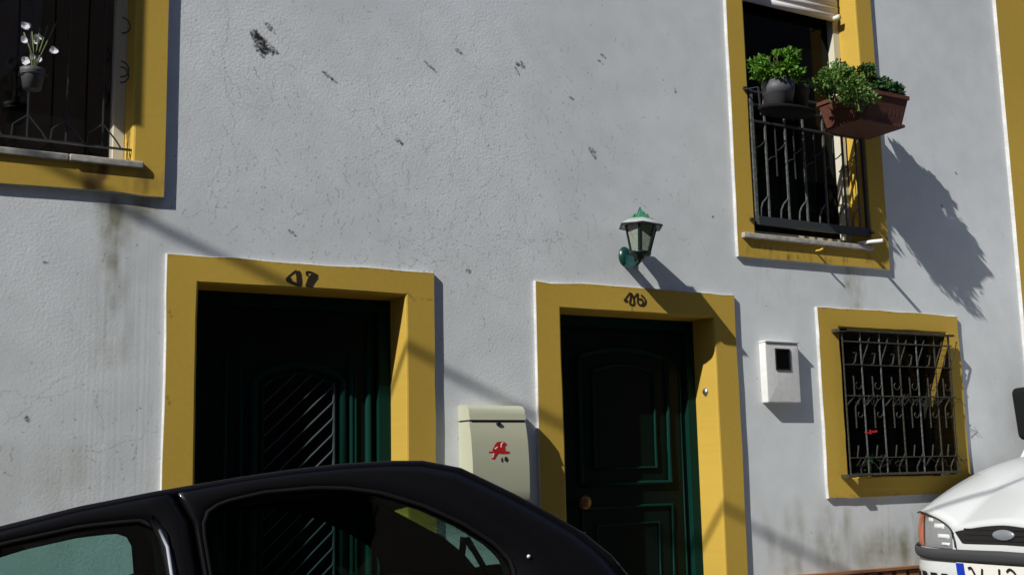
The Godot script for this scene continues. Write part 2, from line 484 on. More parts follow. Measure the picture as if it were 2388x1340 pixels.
# ---------------------------------------------------------------- camera, sky, sun
func view() -> void:
	var cam := Camera3D.new()
	cam.name = "camera"
	var yaw := deg_to_rad(30.171)
	var pitch := deg_to_rad(8.802)
	var roll := deg_to_rad(-1.247)
	var f := Vector3(sin(yaw) * cos(pitch), sin(pitch), -cos(yaw) * cos(pitch))
	var r := Vector3(cos(yaw), 0, sin(yaw))
	var u := r.cross(f)
	cam.transform = Transform3D(Basis(r * cos(roll) + u * sin(roll), -r * sin(roll) + u * cos(roll), -f), Vector3(0, 1.6, 5))
	cam.fov = 27.33
	cam.near = 0.05
	cam.far = 400.0
	add_child(cam)
	cam.current = true
	var sky := ProceduralSkyMaterial.new()
	sky.sky_top_color = Color(0.34, 0.43, 0.60)
	sky.sky_horizon_color = Color(0.66, 0.71, 0.77)
	sky.sky_curve = 0.12
	sky.ground_bottom_color = Color(0.22, 0.21, 0.20)
	sky.ground_horizon_color = Color(0.5, 0.52, 0.55)
	var e := Environment.new()
	e.background_mode = Environment.BG_SKY
	e.sky = Sky.new()
	e.sky.sky_material = sky
	e.background_energy_multiplier = 1.0
	e.tonemap_mode = Environment.TONE_MAPPER_LINEAR
	e.tonemap_exposure = 1.22
	e.sdfgi_enabled = true
	e.ssao_enabled = true
	e.ssil_enabled = true
	var w := WorldEnvironment.new()
	w.name = "world_environment"
	w.environment = e
	add_child(w)
	var sun := DirectionalLight3D.new()
	sun.name = "sun"
	sun.light_color = Color(1.0, 0.985, 0.955)
	sun.light_energy = 1.5
	sun.light_angular_distance = 0.45
	sun.shadow_enabled = true
	sun.transform = Transform3D(Basis.looking_at(Vector3(2.9, -2.4, -1.0).normalized(), Vector3.UP), Vector3(0, 12, 0))
	add_child(sun)

# ---------------------------------------------------------------- house
var house: Node3D

func loop_rect(x0: float, y0: float, x1: float, y1: float, z: float, jit: float, sd: int) -> PackedVector3Array:
	# rectangle with hand-trowelled edges; every loop of one opening has the same number of points
	var r := RandomNumberGenerator.new()
	r.seed = sd
	var out := PackedVector3Array()
	var cs := [Vector2(x0, y0), Vector2(x1, y0), Vector2(x1, y1), Vector2(x0, y1)]
	for s in 4:
		var a: Vector2 = cs[s]
		var b: Vector2 = cs[(s + 1) % 4]
		var n := Vector2(b.y - a.y, a.x - b.x).normalized()
		var w := 0.0
		for k in 14:
			w = w * 0.7 + r.randfn() * jit * 0.6
			var p := a.lerp(b, k / 14.0) + n * (0.0 if k == 0 else w)
			out.append(Vector3(p.x, p.y, z))
	return out

func surround(called: String, o: Array, i: Array, depth: float, sd: int, label: String) -> MeshInstance3D:
	# raised painted band round an opening and its painted reveal; o and i: x0, y0, x1, y1
	var t := 0.02
	uv_world = true
	var st := begin()
	var a := loop_rect(o[0] + 0.003, o[1] + 0.003, o[2] - 0.003, o[3] - 0.003, t, 0.004, sd)
	var b := loop_rect(i[0] - 0.010, i[1] - 0.010, i[2] + 0.010, i[3] + 0.010, t, 0.002, sd + 1)
	var c := loop_rect(i[0] - 0.003, i[1] - 0.003, i[2] + 0.003, i[3] + 0.003, t - 0.003, 0.002, sd + 1)
	var d := loop_rect(i[0], i[1], i[2], i[3], t - 0.010, 0.002, sd + 1)
	var e := loop_rect(i[0], i[1], i[2], i[3], -depth, 0.0, sd + 1)
	strip(st, a, b); strip(st, b, c); strip(st, c, d); strip(st, d, e)
	uv_world = false
	var band := put(called, st, M.yellow, house, label)
	st = begin()
	var w0 := loop_rect(o[0], o[1], o[2], o[3], -0.01, 0.0, sd)
	var w1 := loop_rect(o[0], o[1], o[2], o[3], t - 0.003, 0.004, sd)
	strip(st, w0, w1); strip(st, w1, a)
	put("plaster_edge", st, M.plaster, band)
	return band

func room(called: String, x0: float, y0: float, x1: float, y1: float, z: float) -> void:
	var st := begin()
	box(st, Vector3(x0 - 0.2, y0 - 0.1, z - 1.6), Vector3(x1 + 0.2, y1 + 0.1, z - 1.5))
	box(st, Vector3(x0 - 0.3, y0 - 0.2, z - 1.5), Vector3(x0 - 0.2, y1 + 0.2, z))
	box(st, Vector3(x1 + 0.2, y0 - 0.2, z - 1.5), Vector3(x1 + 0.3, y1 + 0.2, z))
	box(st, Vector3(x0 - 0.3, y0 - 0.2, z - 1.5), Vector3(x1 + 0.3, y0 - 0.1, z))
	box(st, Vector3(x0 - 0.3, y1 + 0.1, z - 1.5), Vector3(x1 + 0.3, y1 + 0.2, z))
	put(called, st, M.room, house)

func frame(st: SurfaceTool, x0: float, y0: float, x1: float, y1: float, w: float, z0: float, z1: float) -> void:
	box(st, Vector3(x0, y0, z0), Vector3(x0 + w, y1, z1))
	box(st, Vector3(x1 - w, y0, z0), Vector3(x1, y1, z1))
	box(st, Vector3(x0 + w, y1 - w, z0), Vector3(x1 - w, y1, z1))
	box(st, Vector3(x0 + w, y0, z0), Vector3(x1 - w, y0 + w, z1))

func arch_pts(x0: float, y0: float, x1: float, y1: float, rise: float, z: float) -> Array:
	# up the left side, over a flat arch, down the right side
	var p := [Vector3(x0, y0, z), Vector3(x0, y1 - rise, z)]
	for k in range(1, 16):
		var t := k / 16.0
		p.append(Vector3(lerpf(x0, x1, t), y1 - rise + rise * pow(sin(PI * t), 0.75), z))
	p.append(Vector3(x1, y1 - rise, z)); p.append(Vector3(x1, y0, z))
	return p

func build_house() -> void:
	house = thing("white_house", "white rendered street house with yellow window and door surrounds, numbers 47 and 46", "house")
	var uw := [4.50, 2.90, 5.42, 4.86]
	var ul := [0.14, 2.92, 1.055, 4.86]
	var sw := [5.105, 1.52, 6.02, 2.385]
	var d47 := [1.347, 0.30, 2.318, 2.418]
	var d46 := [3.178, 0.45, 4.165, 2.400]
	# wall sheet with openings
	uv_world = true
	var xs := [-14.0, -0.5, 16.0]
	var ys := [-2.0, 0.4, 9.0]
	for q in [uw, ul, sw, d47, d46]:
		xs.append_array([q[0] - 0.004, q[2] + 0.004]); ys.append_array([q[1] - 0.004, q[3] + 0.004])
	xs.sort(); ys.sort()
	for v in [xs, ys]:
		for i in range(v.size() - 1, 0, -1):
			if v[i] - v[i - 1] < 0.0005:
				v.remove_at(i)
	var st := begin()
	for i in xs.size() - 1:
		for j in ys.size() - 1:
			var c := Vector2(xs[i] + xs[i + 1], ys[j] + ys[j + 1]) / 2
			var hole := false
			for q in [uw, ul, sw, d47, d46]:
				hole = hole or (c.x > q[0] and c.x < q[2] and c.y > q[1] and c.y < q[3])
			if not hole:
				quad(st, Vector3(xs[i], ys[j], 0), Vector3(xs[i], ys[j + 1], 0), Vector3(xs[i + 1], ys[j + 1], 0), Vector3(xs[i + 1], ys[j], 0))
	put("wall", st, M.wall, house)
	uv_world = false
	st = begin()
	box(st, Vector3(-14, -2, -6.2), Vector3(16, 9, -6)); box(st, Vector3(-14.2, -2, -6), Vector3(-14, 9, 0)); box(st, Vector3(16, -2, -6), Vector3(16.2, 9, 0))
	put("side_wall", st, M.plaster, house)
	st = begin()
	box(st, Vector3(-14.4, 9, -6.4), Vector3(16.4, 9.12, 0.3))
	put("roof", st, M.terracotta, house)
	# doors
	var s47 := surround("door_surround", [1.208, 0.1, 2.47, 2.54], d47, 0.16, 31, "yellow surround painted with the number 47")
	var s46 := surround("door_surround", [3.03, 0.2, 4.32, 2.536], d46, 0.17, 33, "yellow surround painted with the number 46")
	numerals(s47, s46)
	door_47(d47)
	door_46(d46)
	# windows
	surround("window_surround", [4.362, 2.755, 5.566, 5.0], uw, 0.17, 35, "yellow surround of the balcony window")
	surround("window_surround", [0.0, 2.778, 1.193, 5.0], ul, 0.20, 37, "yellow surround with dirty lower corner")
	surround("window_surround", [4.937, 1.405, 6.137, 2.50], sw, 0.16, 39, "yellow surround of the barred small window")
	balcony_window(uw)
	left_window(ul)
	small_window(sw)
	# pilaster between this house and the next
	st = begin()
	var a := loop_rect(6.775, -0.5, 7.25, 6.0, 0.025, 0.002, 41)
	var b := loop_rect(6.772, -0.5, 7.253, 6.0, 0.0, 0.0, 41)
	uv_world = true
	fan(st, a, Vector3(7.0, 2.7, 0.025))
	uv_world = false
	var pil := put("pilaster", st, M.yellow, house)
	st = begin()
	strip(st, b, a)
	put("plaster_edge", st, M.plaster, pil)
	# brick dado along the foot of the wall beyond the second door
	st = begin()
	box(st, Vector3(4.50, 0.2, -0.01), Vector3(6.76, 0.985, 0.022))
	var dado := put("dado", st, M.brick[2], house)
	st = begin()
	box(st, Vector3(4.48, 0.985, -0.01), Vector3(6.765, 1.0, 0.05))
	put("dado_cap", st, M.brick[0], dado)
	rng.seed = 5
	for row in 4:
		for k in 20:
			st = begin()
			var x := 4.52 + k * 0.112 + (0.03 if row % 2 else 0.0)
			var y := 0.925 - row * 0.062
			if x + 0.06 > 6.75:
				continue
			box(st, Vector3(x, y, 0.0), Vector3(x + 0.066 + rng.randf() * 0.02, y + 0.054, 0.036 + rng.randf() * 0.006))
			put("brick", st, M.brick[rng.randi() % 2], dado)
	# doorbell on the reveal of number 46
	st = begin(true)
	lathe(st, [Vector2(0.0, 0.014), Vector2(0.016, 0.012), Vector2(0.021, 0.006), Vector2(0.022, 0.0)], Vector3(4.165, 2.003, -0.075), 20, Basis(Vector3(0, 0, 1), Vector3(-1, 0, 0), Vector3(0, 1, 0)))
	put("doorbell", st, M.alloy, house)

func numerals(s47: Node3D, s46: Node3D) -> void:
	rng.seed = 7
	var f := func(x, y): return Vector3(1.735 + ((640 + x / 17.87) - 667) * 0.00201, 2.501 - ((615 + y / 17.87) - 630) * 0.0017 + ((640 + x / 17.87) - 667) * 0.00011, 0.0205)
	var st := begin()
	ribbon(st, [f.call(470, 700), f.call(660, 480), f.call(900, 265)], 0.008, 0.001)
	ribbon(st, [f.call(480, 715), f.call(760, 860), f.call(1080, 985)], 0.013, 0.0014)
	ribbon(st, [f.call(560, 660), f.call(620, 640), f.call(660, 760)], 0.012, 0.0012)
	ribbon(st, [f.call(950, 290), f.call(1000, 620), f.call(1010, 960)], 0.023, 0.0018)
	put("numeral", st, M.number, s47)
	st = begin()
	ribbon(st, [f.call(1285, 345), f.call(1500, 350), f.call(1800, 510)], 0.009, 0.001)
	ribbon(st, [f.call(1700, 470), f.call(1540, 690), f.call(1450, 900), f.call(1430, 1050)], 0.034, 0.0014)
	ribbon(st, [f.call(1310, 370), f.call(1350, 500)], 0.009, 0.0018)
	put("numeral", st, M.number, s47)
	f = func(x, y): return Vector3(3.567 + ((1430 + x / 22.33) - 1454) * 0.00268, 2.509 - ((670 + y / 22.33) - 680) * 0.0019 + ((1430 + x / 22.33) - 1454) * 0.00014, 0.0205)
	st = begin()
	ribbon(st, [f.call(890, 270), f.call(660, 620), f.call(570, 760), f.call(690, 870)], 0.009, 0.001)
	ribbon(st, [f.call(680, 740), f.call(710, 860)], 0.013, 0.0014)
	ribbon(st, [f.call(930, 340), f.call(890, 680), f.call(850, 970), f.call(1000, 1040), f.call(1085, 940), f.call(1060, 650), f.call(990, 410), f.call(920, 300)], 0.010, 0.0018)
	put("numeral", st, M.number, s46)
	st = begin()
	ribbon(st, [f.call(1085, 610), f.call(1220, 420), f.call(1310, 310)], 0.009, 0.001)
	ribbon(st, [f.call(1305, 320), f.call(1285, 600), f.call(1290, 930), f.call(1420, 1070), f.call(1535, 1000), f.call(1560, 850), f.call(1500, 690), f.call(1345, 700)], 0.010, 0.0014)
	ribbon(st, [f.call(1470, 420), f.call(1640, 610), f.call(1705, 800), f.call(1650, 990), f.call(1500, 1100)], 0.010, 0.0018)
	put("numeral", st, M.number, s46)

func door_47(o: Array) -> void:
	var z := -0.19
	var st := begin()
	box(st, Vector3(o[0] + 0.06, o[1], z - 0.05), Vector3(o[2] - 0.06, o[3] - 0.06, z))
	var door := put("door", st, M.door, house, "dark green door with a barred arched light")
	st = begin()
	frame(st, o[0] - 0.01, o[1] - 0.05, o[2] + 0.01, o[3] + 0.01, 0.07, -0.24, -0.155)
	put("door_frame", st, M.door_edge, door)
	# moulded arch round the light
	st = begin(true)
	tube(st, arch_pts(1.66, 0.95, 2.085, 2.10, 0.07, z + 0.006), 0.018, 8)
	put("arch_moulding", st, M.door_edge, door)
	st = begin(true)
	tube(st, arch_pts(1.70, 0.98, 2.045, 2.06, 0.06, z + 0.004), 0.008, 8)
	put("arch_moulding", st, M.door_edge, door)
	st = begin()
	var poly := PackedVector2Array()
	for p in arch_pts(1.70, 0.98, 2.045, 2.06, 0.06, 0):
		poly.append(Vector2(p.x, p.y))
	extrude(st, poly, func(v): return Vector3(v.x, v.y, z + 0.0005), Vector3(0, 0, 0.002))
	put("pane", st, M.dark_glass, door)
	for k in 22:
		var y0 := 0.82 + k * 0.0735
		var a := Vector2(1.705, y0)
		var b := Vector2(2.04, y0 + 0.335 * 0.92)
		var pieces := Geometry2D.intersect_polyline_with_polygon(PackedVector2Array([a, b]), poly)
		if pieces.is_empty():
			continue
		st = begin()
		flatbar(st, Vector3(pieces[0][0].x, pieces[0][0].y, z + 0.012), Vector3(pieces[0][-1].x, pieces[0][-1].y, z + 0.012), 0.004, 0.012)
		put("bar", st, M.light_bar, door)
	st = begin()
	box(st, Vector3(2.034, 0.98, z + 0.004), Vector3(2.041, 2.02, z + 0.018))
	put("bar", st, M.light_bar, door)
	for q in [[2.125, 0.012, 0.018], [2.148, 0.006, 0.012], [2.215, 0.012, 0.02], [1.53, 0.01, 0.012], [1.60, 0.01, 0.012]]:
		st = begin(true)
		tube(st, [Vector3(q[0], 0.35, z + 0.002), Vector3(q[0], 2.16 if q[0] < 2.2 else 2.34, z + 0.002)], q[2] * 0.8, 8)
		put("stile_moulding", st, M.door_edge, door)
	st = begin(true)
	tube(st, [Vector3(2.185, 1.60, z), Vector3(2.185, 1.60, z + 0.05), Vector3(2.10, 1.605, z + 0.055)], 0.009, 8)
	lathe(st, [Vector2(0.0, 0.006), Vector2(0.02, 0.005), Vector2(0.022, 0.0)], Vector3(2.185, 1.60, z), 16, Basis(Vector3(1, 0, 0), Vector3(0, 0, 1), Vector3(0, -1, 0)))
	put("handle", st, M.cream_frame, door)
	st = begin()
	box(st, Vector3(o[0] - 0.02, 0.05, -0.22), Vector3(o[2] + 0.02, 0.315, 0.12))
	put("threshold", st, M.marble, door)

func door_46(o: Array) -> void:
	var z := -0.20
	var st := begin()
	box(st, Vector3(o[0] + 0.055, o[1], z - 0.05), Vector3(o[2] - 0.055, o[3] - 0.055, z))
	var door := put("door", st, M.door, house, "dark green panelled door with brass handle")
	st = begin()
	frame(st, o[0] - 0.01, o[1] - 0.05, o[2] + 0.01, o[3] + 0.01, 0.065, -0.25, -0.165)
	put("door_frame", st, M.door_edge, door)
	for q in [[3.41, 1.52, 3.99, 2.235, 0.05, 0.016], [3.50, 1.60, 3.90, 2.15, 0.04, 0.010]]:
		st = begin(true)
		var p := arch_pts(q[0], q[1], q[2], q[3], q[4], z + 0.004)
		p.append(p[0])
		tube(st, p, q[5], 8)
		put("panel_moulding", st, M.door_edge, door)
	for q in [[3.41, 0.65, 3.99, 1.40, 0.014], [3.50, 0.74, 3.90, 1.31, 0.010], [3.30, 0.55, 4.08, 2.315, 0.007]]:
		st = begin(true)
		tube(st, [Vector3(q[0], q[1], z), Vector3(q[0], q[3], z), Vector3(q[2], q[3], z), Vector3(q[2], q[1], z), Vector3(q[0], q[1], z)], q[4], 8)
		put("panel_moulding", st, M.door_edge, door)
	st = begin(true)
	tube(st, [Vector3(3.40, 1.43, z), Vector3(3.40, 1.43, z + 0.03)], 0.012, 8)
	lathe(st, [Vector2(0.0, 0.068), Vector2(0.025, 0.066), Vector2(0.038, 0.055), Vector2(0.036, 0.04), Vector2(0.02, 0.028), Vector2(0.0, 0.026)], Vector3(3.40, 1.43, z), 20, Basis(Vector3(1, 0, 0), Vector3(0, 0, 1), Vector3(0, -1, 0)))
	put("handle", st, M.brass, door)
	st = begin()
	box(st, Vector3(o[0] - 0.02, 0.15, -0.23), Vector3(o[2] + 0.02, 0.465, 0.12))
	put("threshold", st, M.marble, door)

func balcony_window(o: Array) -> void:
	var st := begin()
	frame(st, o[0] + 0.001, o[1], o[2] - 0.001, o[3], 0.05, -0.21, -0.13)
	var win := put("window", st, M.cream_frame, house, "tall balcony window with its white shutter half rolled up")
	st = begin()
	box(st, Vector3(o[0] + 0.05, o[1] + 0.05, -0.185), Vector3(o[2] - 0.05, o[3] - 0.05, -0.181))
	put("pane", st, M.dark_glass, win)
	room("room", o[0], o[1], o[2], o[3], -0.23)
	# sill, drain spout, hook
	st = begin(true)
	rbox(st, Vector3(4.395, 2.862, -0.13), Vector3(5.412, 2.892, 0.044), 0.005)
	put("sill", st, M.marble, win)
	st = begin(true)
	tube(st, [Vector3(5.33, 2.905, 0.0), Vector3(5.345, 2.902, 0.09), Vector3(5.357, 2.897, 0.165)], 0.011, 10)
	put("drain_spout", st, M.paint_white, win)
	st = begin(true)
	tube(st, [Vector3(4.95, 2.828, 0.0), Vector3(4.95, 2.826, 0.06), Vector3(4.952, 2.832, 0.082)], 0.0065, 8)
	put("hook", st, M.yellow, win)
	# white roller shutter, partly down
	for k in 12:
		st = begin(true)
		var y := 4.352 + k * 0.046
		obb(st, Vector3((o[0] + o[2]) / 2, y + 0.022, -0.105), Vector3((o[2] - o[0]) / 2 - 0.03, 0, 0), Vector3(0, 0.0205, 0.002), Vector3(0, 0, 0.006))
		obb(st, Vector3((o[0] + o[2]) / 2, y + 0.0, -0.107), Vector3((o[2] - o[0]) / 2 - 0.03, 0, 0), Vector3(0, 0.003, 0), Vector3(0, 0, 0.004))
		put("shutter_slat", st, M.shutter_slat, win)
	st = begin(true)
	tube(st, [Vector3(5.36, 4.365, -0.10), Vector3(5.36, 4.365, -0.06)], 0.018, 10)
	put("shutter_stop", st, M.cream_frame, win)
	# railing of the window
	var z := 0.014
	st = begin()
	flatbar(st, Vector3(4.47, 3.735, z), Vector3(5.408, 3.735, z), 0.012, 0.03)
	var rail := put("railing", st, M.iron, house, "black iron railing across the balcony window")
	for q in [[2.975, 0.05], [3.56, 0.012], [3.66, 0.012]]:
		st = begin()
		flatbar(st, Vector3(4.505, q[0], z), Vector3(5.41, q[0], z), q[1], 0.018)
		put("rail", st, M.iron, rail)
	for q in [[4.518, 0.020], [5.40, 0.014]]:
		st = begin()
		flatbar(st, Vector3(q[0], 2.95, z), Vector3(q[0], 3.745, z), q[1], 0.02)
		put("post", st, M.iron_lit if q[0] < 5 else M.iron, rail)  # left post paler: its sunlit tone is in the colour
	for q in [3.745, 2.975]:
		for x in [4.47, 5.42]:
			st = begin()
			box(st, Vector3(x - 0.012, q - 0.007, 0.0), Vector3(x + 0.016, q + 0.007, z + 0.02))
			put("bracket", st, M.iron, rail)
	for x in [4.618, 4.772, 4.915, 5.076, 5.232, 5.345]:
		st = begin()
		flatbar(st, Vector3(x, 2.99, z), Vector3(x, 3.735, z), 0.010, 0.010)
		put("bar", st, M.iron_lit, rail)
		st = begin()
		flatpath(st, [Vector3(x, 3.13, z), Vector3(x - 0.045, 3.085, z), Vector3(x - 0.062, 3.05, z), Vector3(x - 0.066, 2.995, z)], 0.006, 0.007)
		put("scroll", st, M.iron_lit, rail)
		st = begin()
		flatbar(st, Vector3(x - 0.077, 3.25, z), Vector3(x - 0.077, 3.55, z), 0.006, 0.006)
		flatpath(st, [Vector3(x - 0.077, 3.40, z), Vector3(x - 0.04, 3.42, z), Vector3(x, 3.455, z)], 0.006, 0.006)
		flatpath(st, [Vector3(x - 0.077, 3.37, z), Vector3(x - 0.115, 3.36, z), Vector3(x - 0.154, 3.33, z)], 0.006, 0.006)
		put("scroll", st, M.iron, rail)

func left_window(o: Array) -> void:
	var st := begin()
	frame(st, o[0] + 0.001, o[1], o[2] - 0.001, o[3], 0.045, -0.23, -0.15)
	var win := put("window", st, M.cream_frame, house, "tall window with a dark curtain and a marble sill")
	st = begin()
	box(st, Vector3(o[0] + 0.045, o[1] + 0.045, -0.20), Vector3(o[2] - 0.045, o[3] - 0.045, -0.197))
	put("pane", st, M.clear, win)
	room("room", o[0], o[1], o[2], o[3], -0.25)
	# marble sill in two lengths
	for q in [[-0.05, 0.80], [0.803, 1.10]]:
		st = begin(true)
		rbox(st, Vector3(q[0], 2.892, -0.16), Vector3(q[1], 2.922, 0.034 + (0.004 if q[0] > 0 else 0.0)), 0.005)
		put("sill", st, M.marble, win)
	# curtain hanging in folds on the left
	st = begin(true)
	var last := PackedVector3Array()
	for i in 49:
		var col := PackedVector3Array()
		for j in 24:
			var y := lerpf(4.85, 2.95, j / 23.0)
			var edge := 0.72 - 0.35 * smoothstep(3.6, 2.95, y)
			var x := lerpf(0.15, edge, i / 48.0)
			col.append(Vector3(x, y, -0.29 + 0.02 * sin(i * 0.9) * (0.5 + 0.5 * sin(j * 0.25)) + 0.01 * sin(i * 0.33 + j * 0.2)))
		if i:
			strip(st, last, col, false)
		last = col
	put("curtain", st, M.navy, win)
	# open shutter leaf out of view, added to shade the window
	st = begin()
	obb(st, Vector3(0.155, 4.33, 0.18), Vector3(0.018, 0, 0), Vector3(0, 0.49, 0), Vector3(0.0, 0, 0.158))
	var leafy := put("added_shutter_leaf", st, M.door, house, "unseen dark green shutter leaf added to shade the left window")
	for k in 20:
		st = begin()
		obb(st, Vector3(0.138, 3.88 + k * 0.047, 0.18), Vector3(0.004, 0.006, 0), Vector3(-0.003, 0.018, 0), Vector3(0, 0, 0.13))
		put("slat", st, M.door_edge, leafy)
	# thin railing
	var z := 0.0
	st = begin()
	flatbar(st, Vector3(o[0], 2.975, z), Vector3(o[2], 2.975, z), 0.008, 0.012)
	var rail := put("railing", st, M.iron, house, "thin black iron railing across the left window")
	st = begin()
	flatbar(st, Vector3(o[0], 3.86, z), Vector3(o[2], 3.86, z), 0.008, 0.02)
	put("rail", st, M.iron, rail)
	for x in [0.30, 0.47, 0.64, 0.79, 0.935]:
		st = begin()
		flatbar(st, Vector3(x, 2.975, z), Vector3(x, 3.86, z), 0.006, 0.008)
		put("bar", st, M.iron, rail)
		st = begin()
		flatpath(st, [Vector3(x - 0.06, 2.98, z), Vector3(x - 0.055, 3.03, z), Vector3(x, 3.075, z), Vector3(x + 0.055, 3.01, z), Vector3(x + 0.075, 2.98, z)], 0.005, 0.007)
		put("scroll", st, M.iron, rail)
	for y in [3.30, 3.325, 3.52]:
		st = begin(true)
		var p := []
		for k in 13:
			var t := PI * k / 12.0
			p.append(Vector3(1.00 + 0.035 * sin(t), y + 0.035 * cos(t), z))
		tube(st, p, 0.0035, 6)
		put("scroll", st, M.iron, rail)

func small_window(o: Array) -> void:
	var st := begin()
	frame(st, o[0] + 0.001, o[1], o[2] - 0.001, o[3], 0.04, -0.19, -0.13)
	var win := put("window", st, M.rust, house, "small barred window")
	st = begin()
	box(st, Vector3(o[0] + 0.04, o[1] + 0.04, -0.165), Vector3(o[2] - 0.04, o[3] - 0.04, -0.162))
	put("pane", st, M.dark_glass, win)
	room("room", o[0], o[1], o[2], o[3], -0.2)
	# iron cage just proud of the surround: flat bars set edge-on
	var z := 0.066
	var x0 := 5.075
	var x1 := 6.00
	st = begin()
	flatbar(st, Vector3(x0 - 0.03, 2.365, z), Vector3(x1 + 0.02, 2.365, z), 0.012, 0.03)
	var cage := put("window_grille", st, M.rust, house, "rusty wrought iron grille over the small window")
	for q in [[2.30, 0.010], [2.165, 0.006], [1.985, 0.008], [1.63, 0.006], [1.535, 0.016]]:
		st = begin()
		flatbar(st, Vector3(x0, q[0], z), Vector3(x1, q[0], z), q[1] * 0.8, 0.012)
		put("rail", st, M.rust, cage)
	for q in [[x0 - 0.035, 2.365], [x0 - 0.03, 1.53], [x1 - 0.18, 1.525]]:
		st = begin()
		box(st, Vector3(q[0], q[1] - 0.012, 0.005), Vector3(q[0] + 0.06, q[1] + 0.006, z + 0.015))
		put("bracket", st, M.rust, cage)
	# dense black wires behind the bars, added to shade the surround
	st = begin()
	for k in 231:
		var wx := x0 + 0.004 + k * 0.0040
		box(st, Vector3(wx - 0.0006, 1.53, 0.054), Vector3(wx + 0.0006, 2.36, 0.0552))
	for k in 30:
		var wy := 1.535 + k * 0.0285
		box(st, Vector3(x0, wy - 0.0006, 0.0553), Vector3(x1, wy + 0.0006, 0.0565))
	put("shade_screen", st, M.screen, cage).set_meta("kind", "stuff")
	rng.seed = 15
	var n := 0
	for x in [x0, 5.221, 5.374, 5.533, 5.685, 5.844, 5.979]:
		var dx := rng.randf_range(-0.004, 0.004)
		st = begin()
		flatbar(st, Vector3(x, 1.53, z), Vector3(x + dx, 2.37, z), 0.007, 0.006)
		put("bar", st, [M.rust, M.iron_lit, M.iron_lit, M.rust, M.iron_lit, M.rust, M.rust][n], cage)
		n += 1
		if n == 1:
			continue
		# split ends: top hook, middle crook, bottom fork
		st = begin()
		flatpath(st, [Vector3(x, 2.165, z), Vector3(x + 0.012, 2.20, z), Vector3(x + 0.05, 2.27, z), Vector3(x + 0.075, 2.33, z)], 0.005, 0.0055)
		put("scroll", st, M.rust, cage)
		st = begin()
		flatpath(st, [Vector3(x - 0.08, 2.165, z), Vector3(x - 0.055, 2.18, z), Vector3(x - 0.04, 2.235, z), Vector3(x - 0.065, 2.235, z)], 0.005, 0.006)
		put("scroll", st, M.rust, cage)
		st = begin()
		flatpath(st, [Vector3(x, 1.985, z), Vector3(x - 0.05, 1.955, z), Vector3(x - 0.075, 1.92, z), Vector3(x - 0.075, 1.80, z)], 0.0055, 0.006)
		put("scroll", st, M.rust, cage)
		st = begin()
		flatpath(st, [Vector3(x - 0.075, 2.10, z), Vector3(x - 0.075, 1.985, z), Vector3(x - 0.11, 1.955, z), Vector3(x - 0.14, 1.93, z)], 0.0055, 0.006)
		put("scroll", st, M.rust, cage)
		st = begin()
		flatpath(st, [Vector3(x, 1.655, z), Vector3(x - 0.035, 1.61, z), Vector3(x - 0.065, 1.565, z), Vector3(x - 0.058, 1.535, z)], 0.005, 0.0055)
		put("scroll", st, M.rust, cage)
		for q in [[2.05, 0.03], [1.88, 0.024]]:
			st = begin(true)
			var curl := []
			for h in 12:
				var t := h / 11.0 * 4.4
				curl.append(Vector3(x - 0.04 + cos(t) * q[1] * (1.0 - h * 0.05), q[0] - sin(t) * q[1] * (1.0 - h * 0.05), z + dx))
			tube(st, curl, 0.0025, 5)
			put("scroll", st, M.rust, cage)
		st = begin()
		flatbar(st, Vector3(x - 0.085, 1.63, z), Vector3(x - 0.07, 1.70, z), 0.005, 0.006)
		put("scroll", st, M.rust, cage)

